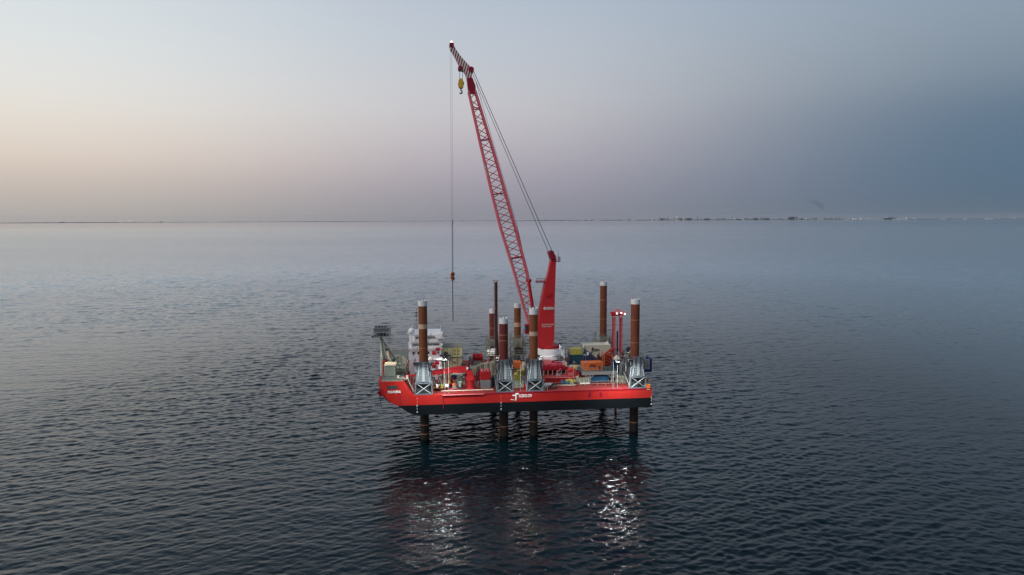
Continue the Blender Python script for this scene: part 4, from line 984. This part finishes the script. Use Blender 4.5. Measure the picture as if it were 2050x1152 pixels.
sw = MB().box(x0-7, x0-1, -11.6, -11.3, DZ, DZ+.25)
simple('timber_beam', 'pale timber beam lying on deck left of the gas bottle rack', 'beam', sw, CREAM)
machine('olive_pump_skid', 'low olive pump skid between the red workboat and the gas bottle rack', 'machine', 1132, 760, 1158, 772, -11, 1.6, YGR, DGREY, 3)
machine('bottle_side_pump', 'green and cream pump left of the gas bottle rack under the red winch', 'machine', 1153, 752, 1163, 771, -9, 1.4, PGREEN, CREAM, 2)
# red lattice tower
x0, x1, z0, z1 = rect(1210, 708, 1226, 740, -2)
lt = thing('red_lattice_tower', 'short orange-red lattice tower right of the orange container', 'lattice tower', ((x0+x1)/2, -1, DZ))
for xx in (x0, x1):
    for yy in (-2, 0): MB().beam((xx, yy, DZ), (xx, yy, z1), .2).build('post', ORG, lt)
for k in range(6):
    zz_ = DZ+1.2+k*(z1-DZ-1.2)/5
    MB().beam((x0, -2, zz_), (x1, -2, zz_), .14).build('rail', RED3, lt)
    if k: MB().beam((x0, -2, zz_), (x1, -2, zz_-(z1-DZ-1.2)/5), .1).build('brace', ORG, lt)
MB().box(x0+.15, x1-.15, -1.6, -.2, DZ, z1-.5).build('inner_panel', RUST2, lt)
MB().beam((x0+.2, -2, z1), at(1232, 697, y=-2), .3).build('arm', RED3, lt)
MB().beam(at(1214, 708, y=-2), at(1222, 699, y=-2), .3).build('arm', RED3, lt)
# drill tower: two lattice masts
dt = thing('drill_tower', 'twin red and white lattice drill masts standing behind the stern cargo', 'drill tower', (at(1237, 712, y=8).x, 8, DZ))
for (ua, ub) in ((1226, 1232), (1240.5, 1246)):
    for uu in (ua, ub):
        for yy in (7.4, 8.6):
            MB().beam(Vector((at(uu, 712, y=yy).x, yy, DZ)), at(uu, 630, y=yy), .17).build('chord', RED2 if uu == ua else PINK, dt)
    la = MB()
    a0, a1 = at(ua, 712, y=7.4), at(ub, 712, y=7.4); zt = at(ua, 632, y=7.4).z
    nn_ = 20
    for k in range(nn_):
        z0_, z1_ = DZ+(zt-DZ)*k/nn_, DZ+(zt-DZ)*(k+1)/nn_
        la.beam((a0.x, 7.4, z0_ if k % 2 else z1_), (a1.x, 7.4, z1_ if k % 2 else z0_), .09); la.beam((a0.x, 7.4, z1_), (a1.x, 7.4, z1_), .07)
    la.build('lattice_brace', PINK, dt, kind='stuff')
    MB().box(a0.x+.15, a1.x-.15, 7.8, 8.2, DZ, zt-.5).build('drill_guide', PINK if ua < 1235 else RED2, dt)
a, b_ = at(1224, 631, y=8), at(1249, 629, y=8)
MB().beam(a, b_, .45).build('crown_beam', RED2, dt)
MB().box(a.x-.1, a.x+1.1, 7.2, 8.8, a.z+.1, a.z+.75).build('crown_block', RED2, dt)
cr = MB()
for (u0, v0, u1, v1) in ((1226, 625, 1235, 619.5), (1235, 619.5, 1246, 624), (1232, 626, 1238, 622), (1240, 624, 1253, 626), (1246, 629, 1251, 631), (1248, 626, 1253, 624.5)): cr.beam(at(u0, v0, y=7.4), at(u1, v1, y=7.4), .2)
cr.build('crown_frame', PINK, dt)
for (u, v) in ((1251, 629), (1244, 627), (1235, 628)): MB().ball(at(u, v, y=7.2), .2, 8).build('work_lamp', BULB, dt, smooth=True)
pipes('dark_drill_pipe', 'slim dark pipe standing between the twin drill masts', [(Vector((at(1236, 700, y=9.5).x, 9.5, DZ)), at(1236, 663, y=9.5), .2)], DGREY)
# stern cargo
container('navy container right of the red lattice tower', 1227, 722, 1243, 742, -4, 2.6, NAVY, z0=DZ, ribs=5)
c = at(1236, 722, y=-3); simple('cream_hopper', 'cream conical hopper on top of the navy container', 'hopper', MB().lathe((c.x, -2.8, at(1236, 722, y=-4).z+.0), [(1.05, 0), (1.05, .35), (.4, .8), (.4, 1.0)], 16), CREAM, smooth=True)
machine('grey_stern_machine', 'grey machinery block left of the stern jacking tower', 'machine', 1243, 712, 1263, 742, -6, 3.5, LGREY, GREY, 6, z0=DZ)
machine('black_generator', 'black and white machinery behind the stern leg, right of the drill masts', 'machine', 1247, 696, 1265, 716, 6, 3, DGREY, WHITE, 4, z0=DZ)
machine('white_roof_unit', 'small white unit on the roof of the big cream container', 'machine', 1214, 684, 1222, 693, 7, 2, WHITE, CREAM, 2)
machine('white_ladder_unit', 'low white unit at the left end of the cream container roof', 'machine', 1191, 688, 1199, 693.5, 7, 1.5, WHITE, CREAM, 1)
pipes('stern_posts', 'pair of beige posts left of the stern jacking tower', [stand(1253, 742, 773, -10, .3), stand(1258, 742, 773, -10, .25)], BEIGE)
sp_ = MB()
for k in range(5): a = at(1234, 770-k*3, y=-11); sp_.box(a.x+k*.1, a.x+2.3, -11, -9.2, DZ+.05+k*.33, DZ+.2+k*.33)
for q in (0, 2.1): sp_.box(a.x+q+.1, a.x+q+.2, -10.9, -9.4, DZ, DZ+1.5)
simple('plate_rack', 'rack of beige plates under the dark stair near the stern', 'rack', sp_, BEIGE)
ds = MB(); a, b_ = at(1236, 757, y=-9.2), at(1252, 742, y=-9.2)
for yy in (-9.6, -8.6): ds.beam((a.x, yy, DZ), (b_.x, yy, b_.z), .16)
for k in range(9): q = Vector((a.x, -9, DZ)).lerp(b_, k/8); ds.box(q.x-.12, q.x+.12, -9.6, -8.6, q.z, q.z+.05)
simple('dark_stair', 'dark stair rising to the right near the stern jacking tower', 'stair', ds, DGREY)
x0, x1, z0, z1 = rect(1285, 719, 1305, 745, -2)
sb = thing('stern_gangway_box', 'navy frame with grey panel overhanging the stern', 'gangway', (X1, -1, DZ))
MB().box(x0-.3, x1, -2, 1.5, z0, z0+1.1).build('base_box', NAVY, sb)
MB().box(x1-.5, x1, -2, 1.5, z0+1.1, z1).build('end_post', NAVY, sb)
MB().box(x0-.2, x1-.6, -2.1, -1.6, z0+.7, z1-.2).build('grey_panel', LGREY, sb)
pj = MB()
for k in range(4): xx = x0+k*.45; pj.box(xx, xx+.1, -2.18, -2.1, z0+.8, z1-.3)
pj.box(x0-.1, x1-.7, -2.2, -2.12, z0+1.6, z0+1.72); pj.build('panel_frame', GREY, sb)
MB().box(X1-2.2, x0+.5, -1.8, 1.2, z0-.1, z0+.35).build('support_beam', DGREY, sb)
MB().rail([(X1-2, -1.9, z0+.35), (x0, -1.9, z0+.35)], 1.2, .04, .7).build('railing', LGREY, sb)
c = at(1293, 770, y=-15.2)
lb_ = thing('lifebuoy_stand', 'orange and white lifebuoy on its stand at the near stern corner', 'lifebuoy', (c.x, -15.2, DZ))
ring = MB()
for i in range(14): a = 2*math.pi*i/14; b2 = 2*math.pi*(i+1)/14; ring.tube((c.x+.42*math.cos(a), -15.4, DZ+1.6+.42*math.sin(a)), (c.x+.42*math.cos(b2), -15.4, DZ+1.6+.42*math.sin(b2)), .13, n=7)
ring.build('buoy_ring', ORG, lb_, smooth=True)
MB().box(c.x-.35, c.x+.35, -15.2, -15.1, DZ, DZ+2.2).build('board', CREAM, lb_)
# hanging orange pile below the hull
c = at(1232, 830, y=6)
hpile = thing('hanging_pipe', 'thin orange pipe hanging into the sea under the stern, beside the far stern leg', 'pipe', (c.x, 6, -2))
MB().tube((c.x, 6, -2), (c.x, 6, BZ), .30, n=12).build('pipe_tube', RUST, hpile, smooth=True)
MB().tube((c.x-.18, 5.75, 1.5), (c.x-.18, 5.75, BZ), .11, n=8).build('pipe_stripe', ORG, hpile, smooth=True)
c = at(998, 830, y=-9)
h2 = thing('hanging_pipe', 'thin reddish pipe running down into the sea just left of the second near leg', 'pipe', (c.x, -12, -2))
MB().tube((c.x, -12, -2), (c.x, -12, BZ), .16, n=10).build('pipe_tube', RUST, h2, smooth=True)
# barrels in groups
rnd = random.Random(11)
def barrel(x, y, mat, label, grp):
    t = thing('barrel', label, 'barrel', (x, y, DZ), grp)
    MB().lathe((x, y, DZ+.03), [(.29, 0), (.29, .28), (.31, .30), (.29, .32), (.29, .58), (.31, .6), (.29, .62), (.29, .88)], 12).build('drum', mat, t, smooth=True)
for k in range(5): barrel(-.2+.7*(k % 3), -13.6+.7*(k//3), RED3, 'red barrel standing in the cluster at the deck edge between the middle near towers', 'red barrels between the middle towers')
for k in range(6): barrel(8.6+.7*(k % 3), -10.9+.7*(k//3), BLUE, 'blue barrel standing behind the white horizontal tank', 'blue barrels behind the white tank')
for k in range(4): barrel(-16.6+.7*k, -7.4, BEIGE, 'beige barrel in the row behind the vent pipes', 'beige barrels behind the vent pipes')

# ------------------------------------------------------------------ floodlights
def flood(label, u, v, y, pole_to, lamp=LAMP, w=.8, d=.45, out=(0, -.10, -.99)):
    c = at(u, v, y=y); t = thing('floodlight', label, 'floodlight', (c.x, c.y, pole_to), 'floodlights shining down on deck and sea')
    if c.z-pole_to > .3: yb = c.y-.35 if out[1] > 0 else (max(c.y+.75, -15.75) if lamp is LAMPS else c.y+.75); MB().path([(c.x, yb, pole_to), (c.x, yb, c.z+.45), (c.x, c.y, c.z+.2)], .055, 6).build('pole', LGREY, t)
    n_ = Vector(out).normalized(); sx = Vector((1, 0, 0)); sy = n_.cross(sx).normalized()
    cc_ = [c+sx*a*w/2+sy*b*d/2 for a, b in ((-1,-1), (1,-1), (1,1), (-1,1))]
    hb_ = MB().add(cc_+[q-n_*.22 for q in cc_], [(0,1,2,3),(7,6,5,4),(0,4,5,1),(1,5,6,2),(2,6,7,3),(3,7,4,0)])
    hb_.build('lamp_housing', LGREY, t)
    rim = MB(); rb = .16 if out[1] < 0 else 0
    for (x0, x1, y0, y1) in ((-w/2-.04, w/2+.04, d/2, d/2+.04), (-w/2-.04, w/2+.04, -d/2-.04, -d/2), (-w/2-.04, -w/2, -d/2, d/2), (w/2, w/2+.04, -d/2, d/2)):
        rim.box(c.x+x0, c.x+x1, c.y+y0, c.y+y1, c.z-rb, c.z+.2)
    if out[1] < 0: rim.build('hood', DGREY, t)
    q2 = [c+n_*.012+sx*a*w*.45+sy*b*d*.45 for a, b in ((-1,-1), (1,-1), (1,1), (-1,1))]
    me = bpy.data.meshes.new('lens'); o0 = Vector(t['_o'])
    me.from_pydata([p-o0 for p in q2]+[p-o0-n_*.008 for p in q2], [], [(0,1,2,3),(7,6,5,4),(0,4,5,1),(1,5,6,2),(2,6,7,3),(3,7,4,0)]); me.materials.append(lamp); bmf(me)
    o = bpy.data.objects.new('lens', me); col.objects.link(o); o.parent = t; o['_o'] = list(o0)
FL = [('floodlight on the left shoulder of the bow jacking tower', 831, 728, -19.2, 16.5, LAMPS),
      ('floodlight on a post left of the yellow deck house', 884, 712, -3.2, 16, LAMP),
      ('floodlight on a post behind the knuckle crane boom', 898, 712, -19.2, DZ, LAMPS),
      ('floodlight between the two middle near towers', 1046, 722, -19.2, DZ, LAMPS),
      ('warm floodlight on a post behind the red workboat', 1150, 728, -13.8, DZ, LAMPW),
      ('floodlight on the left shoulder of the stern jacking tower', 1245, 716, -19.2, DZ, LAMPS),
      ('floodlight on the right shoulder of the stern jacking tower', 1262, 722, -19.2, 15.5, LAMPS),
      ('floodlight on a post left of the stern jacking tower', 1236, 727, -19.2, DZ, LAMPS),
      ('floodlight on a post at the near rail in front of the yellow deck house', 890, 723, -19.2, DZ, LAMPS),
      ('floodlight above the far tower beside the thin dark pile', 985, 695, 12.8, 17, LAMP),
      ('floodlight above the crane service platform', 1122, 688, -1.5, DZ, LAMP),
      ('floodlight on the bow tripod legs', 775, 700, -8, 14.63, LAMPW)]
for lb, u, v, y, zt2, bx in (('added inward fill lamp on top of the bow jacking tower', 855, 716, -11.2, 17.6, 0), ('added inward fill lamp on top of the second near jacking tower', 1000, 716, -11.2, 17.6, 0),
        ('added inward fill lamp on top of the third near jacking tower', 1078, 714, -11.2, 17.6, 0), ('added inward fill lamp on top of the stern jacking tower', 1262, 708, -11.2, 17.6, 0),
        ('added inward fill lamp on a post beside the rope reel', 925, 716, -9.5, DZ, 0), ('added inward fill lamp on a post near the gas bottle rack', 1172, 712, -13.5, DZ, 0)):
    flood(lb, u, v, y, zt2, LAMPW if u in (925, 1172) else LAMP, out=(0, .72, -.69))  # fill lamps added facing inboard to brighten the deck gear
for lb, u, v, y, pt, lm_ in FL:
    flood(lb, u, v, y, pt, lm_)

# ------------------------------------------------------------------ far shore
SHORE = 29000
def az(u, r=SHORE):
    a = math.atan((u-1025)/FPX)+YAW; return Vector((CAM[0]+r*math.sin(a), CAM[1]+r*math.cos(a), 0))
LANDM = paint('dark_coast_vegetation', (.17, .18, .19), .9, .4, (.12, .13, .14), .004, streak=False)
FARB = paint('far_concrete', (.30, .30, .31), .8, .3, (.2, .2, .2), .01, streak=False)
FARW = paint('far_pale_cladding', (.6, .6, .6), .8, .2, (.4, .4, .4), .01, streak=False)
FARD = paint('far_dark_steel', (.08, .08, .09), .8, .2, (.06, .06, .06), .01, streak=False)
rnd = random.Random(3); land = MB(); pts = list(range(-500, 2600, 12)); vs = []; fs = []
for i, u in enumerate(pts):
    SC_ = SHORE/14000
    hgt = 9+7*rnd.random()+(9 if 1080 < u < 1700 else 0)*rnd.random()
    if u < 720: hgt = 6+6*rnd.random()+3*math.sin(u*.01)
    if 720 < u < 1030: hgt = 3+6*rnd.random()
    hgt *= SC_*.8; p0, p1, p2 = az(u, SHORE), az(u, SHORE+250), az(u, SHORE+2600)
    vs += [(p0.x, p0.y, -.5), (p0.x, p0.y, hgt*.6), (p1.x, p1.y, hgt), (p2.x, p2.y, hgt*.8), (p2.x, p2.y, -.5)]
for i in range(len(pts)-1):
    a = i*5; b2 = a+5
    for k in range(4): fs.append((a+k, a+k+1, b2+k+1, b2+k))
land.add(vs, fs); land.build('far_coast', LANDM, kind='structure')
def far_box(nm, label, cat, u, w_, h_, mat, grp, dep=30, z0=4, shape='box'):
    c = az(u, SHORE-60); mb = MB(); q_ = SHORE/14000; w_ *= q_; h_ *= q_; dep *= q_
    if shape == 'box': mb.box(c.x-w_/2, c.x+w_/2, c.y-dep/2, c.y+dep/2, -.3, h_); mb.box(c.x-w_*.2, c.x+w_*.15, c.y-dep/4, c.y+dep/4, h_, h_*1.12)
    elif shape == 'gable': mb.prism([(c.x-w_/2, -.3), (c.x+w_/2, -.3), (c.x+w_/2, h_*.8), (c.x, h_), (c.x-w_/2, h_*.8)], c.y-dep/2, c.y+dep/2)
    elif shape == 'stack': mb.tube((c.x, c.y, -.3), (c.x, c.y, h_), w_/2, w_/3.4, 10)
    elif shape == 'tank': mb.lathe((c.x, c.y, 0), [(w_/2, 0), (w_/2, h_*.85), (w_*.3, h_*.96), (w_*.05, h_)], 14)
    simple(nm, label, cat, mb, mat, grp)
for k, u in enumerate((1320, 1335, 1337, 1395, 1350, 1465, 1419, 1614, 1260, 1500)):
    far_box('chimney_stack', 'slender grey chimney or mast among the works on the far shore', 'chimney', u, 12, (60, 78, 50, 85, 70, 58, 45, 55, 50, 48)[k], FARD, 'chimneys on the far shore', 12, shape='stack')
rr = random.Random(21)
for k in range(34):
    u = rr.uniform(1300, 1690); far_box('works_building', 'blocky grey works building on the far shore right of the crane', 'building', u, rr.uniform(40, 110), rr.uniform(18, 42), rr.choice((FARB, FARD, FARB)), 'works buildings on the far shore', 40)
for k in range(14):
    u = rr.uniform(1640, 2030); far_box('low_warehouse', 'long low warehouse on the far shore at the right', 'warehouse', u, rr.uniform(80, 200), rr.uniform(12, 22), rr.choice((FARW, FARB, FARW)), 'low warehouses on the far shore', 40, shape='gable')
for k, u in enumerate((1306, 1313, 1360, 1368, 1590, 1598)):
    far_box('storage_tank', 'pale round storage tank on the far shore', 'tank', u, 46, 36, FARW, 'storage tanks on the far shore', shape='tank')
far_box('white_tower_block', 'tall pale building with a bright lamp, highest in the works cluster', 'building', 1354, 45, 66, FARW, None, 30)
far_box('wide_dark_works', 'wide dark flat-roofed works near the right end of the cluster', 'building', 1585, 150, 52, FARD, None, 60)
far_box('grey_hangar', 'grey hangar with a lamp on its left end on the far shore at the right', 'building', 1779, 200, 36, FARD, None, 60, shape='gable')
for k in range(22):
    u = rr.choice((rr.uniform(60, 700), rr.uniform(820, 1290))); far_box('shore_building', 'tiny pale building on the low far shore left of the works', 'building', u, rr.uniform(30, 120), rr.uniform(10, 20), rr.choice((FARW, FARB)), 'tiny buildings on the low far shore', 30, shape='gable')
for k, (u, h_, r_) in enumerate(((245, 26, 10), (264, 28, 12), (1033, 22, 9), (1039, 24, 10), (1049, 22, 8), (1179, 14, 9), (1306, 34, 9), (1354, 72, 11), (1366, 30, 8), (1468, 28, 9), (1478, 24, 8), (1486, 18, 9), (1527, 22, 8), (1540, 18, 7), (1600, 18, 7), (1612, 26, 12), (1675, 26, 8), (1704, 20, 12), (1710, 16, 8), (1720, 28, 11), (1772, 40, 8), (1811, 26, 10), (1826, 24, 10), (1830, 16, 8), (1995, 14, 7), (2026, 22, 8))):
    c = az(u, SHORE-200); h_ *= 2.0; r_ *= 1.5
    t = thing('shore_lamp', 'small bright lamp on the far shore', 'lamp', (c.x, c.y, 0), 'lamps on the far shore')
    MB().tube((c.x, c.y, -.3), (c.x, c.y, h_-r_*.7), 1.5, n=5).build('mast', FARD, t)
    MB().ball((c.x, c.y, h_), r_*.75, 10).build('lamp_head', TOWN, t, smooth=True)
# smoke plume
SM, t_, b__ = newmat('thin_smoke'); t_.nodes.remove(b__)
pv = t_.nodes.new('ShaderNodeVolumePrincipled'); pv.inputs['Density'].default_value = .0012; pv.inputs['Color'].default_value = (.18, .2, .22, 1)
t_.links.new(pv.outputs[0], [n for n in t_.nodes if n.type == 'OUTPUT_MATERIAL'][0].inputs['Volume'])
pts = []
for (u, v, r_) in ((1648, 425, 16), (1647, 419, 26), (1644, 413, 38), (1638, 408, 42), (1630, 405, 30), (1620, 403.5, 18)):
    d = R2*(u-1025) - U2*(v-576) + FW*FPX; d.normalize(); pts.append((Vector(CAM)+d*(SHORE+300), r_*2.9))
sm_ = MB(); n_ = 12; vs = []; fs = []
for k, (c, r_) in enumerate(pts):
    d = (pts[min(k+1, len(pts)-1)][0]-pts[max(k-1, 0)][0]).normalized(); a = Vector((0, 1, 0)); b2 = d.cross(a).normalized()
    for i in range(n_): t1 = 2*math.pi*i/n_; vs.append(c+(a*math.cos(t1)+b2*math.sin(t1))*r_)
for k in range(len(pts)-1):
    for i in range(n_): fs.append((k*n_+i, k*n_+(i+1) % n_, (k+1)*n_+(i+1) % n_, (k+1)*n_+i))
fs += [tuple(range(n_)), tuple((len(pts)-1)*n_+i for i in range(n_))]
sm_.add(vs, fs); sm_.build('smoke_plume', SM, kind='stuff')
HAZE = 1
if HAZE:
    hz = MB().box(-36000, 36000, -36000, 36000, -3, 230).build('haze', LANDM, kind='stuff')
    HM, t_, b__ = newmat('haze_air'); t_.nodes.remove(b__)
    pv = t_.nodes.new('ShaderNodeVolumePrincipled'); pv.inputs['Density'].default_value = 7e-6; pv.inputs['Color'].default_value = (.92, .93, 1, 1)
    t_.links.new(pv.outputs[0], [n for n in t_.nodes if n.type == 'OUTPUT_MATERIAL'][0].inputs['Volume'])
    hz.data.materials.clear(); hz.data.materials.append(HM)
for o in bpy.data.objects:
    if '_o' in o: del o['_o']
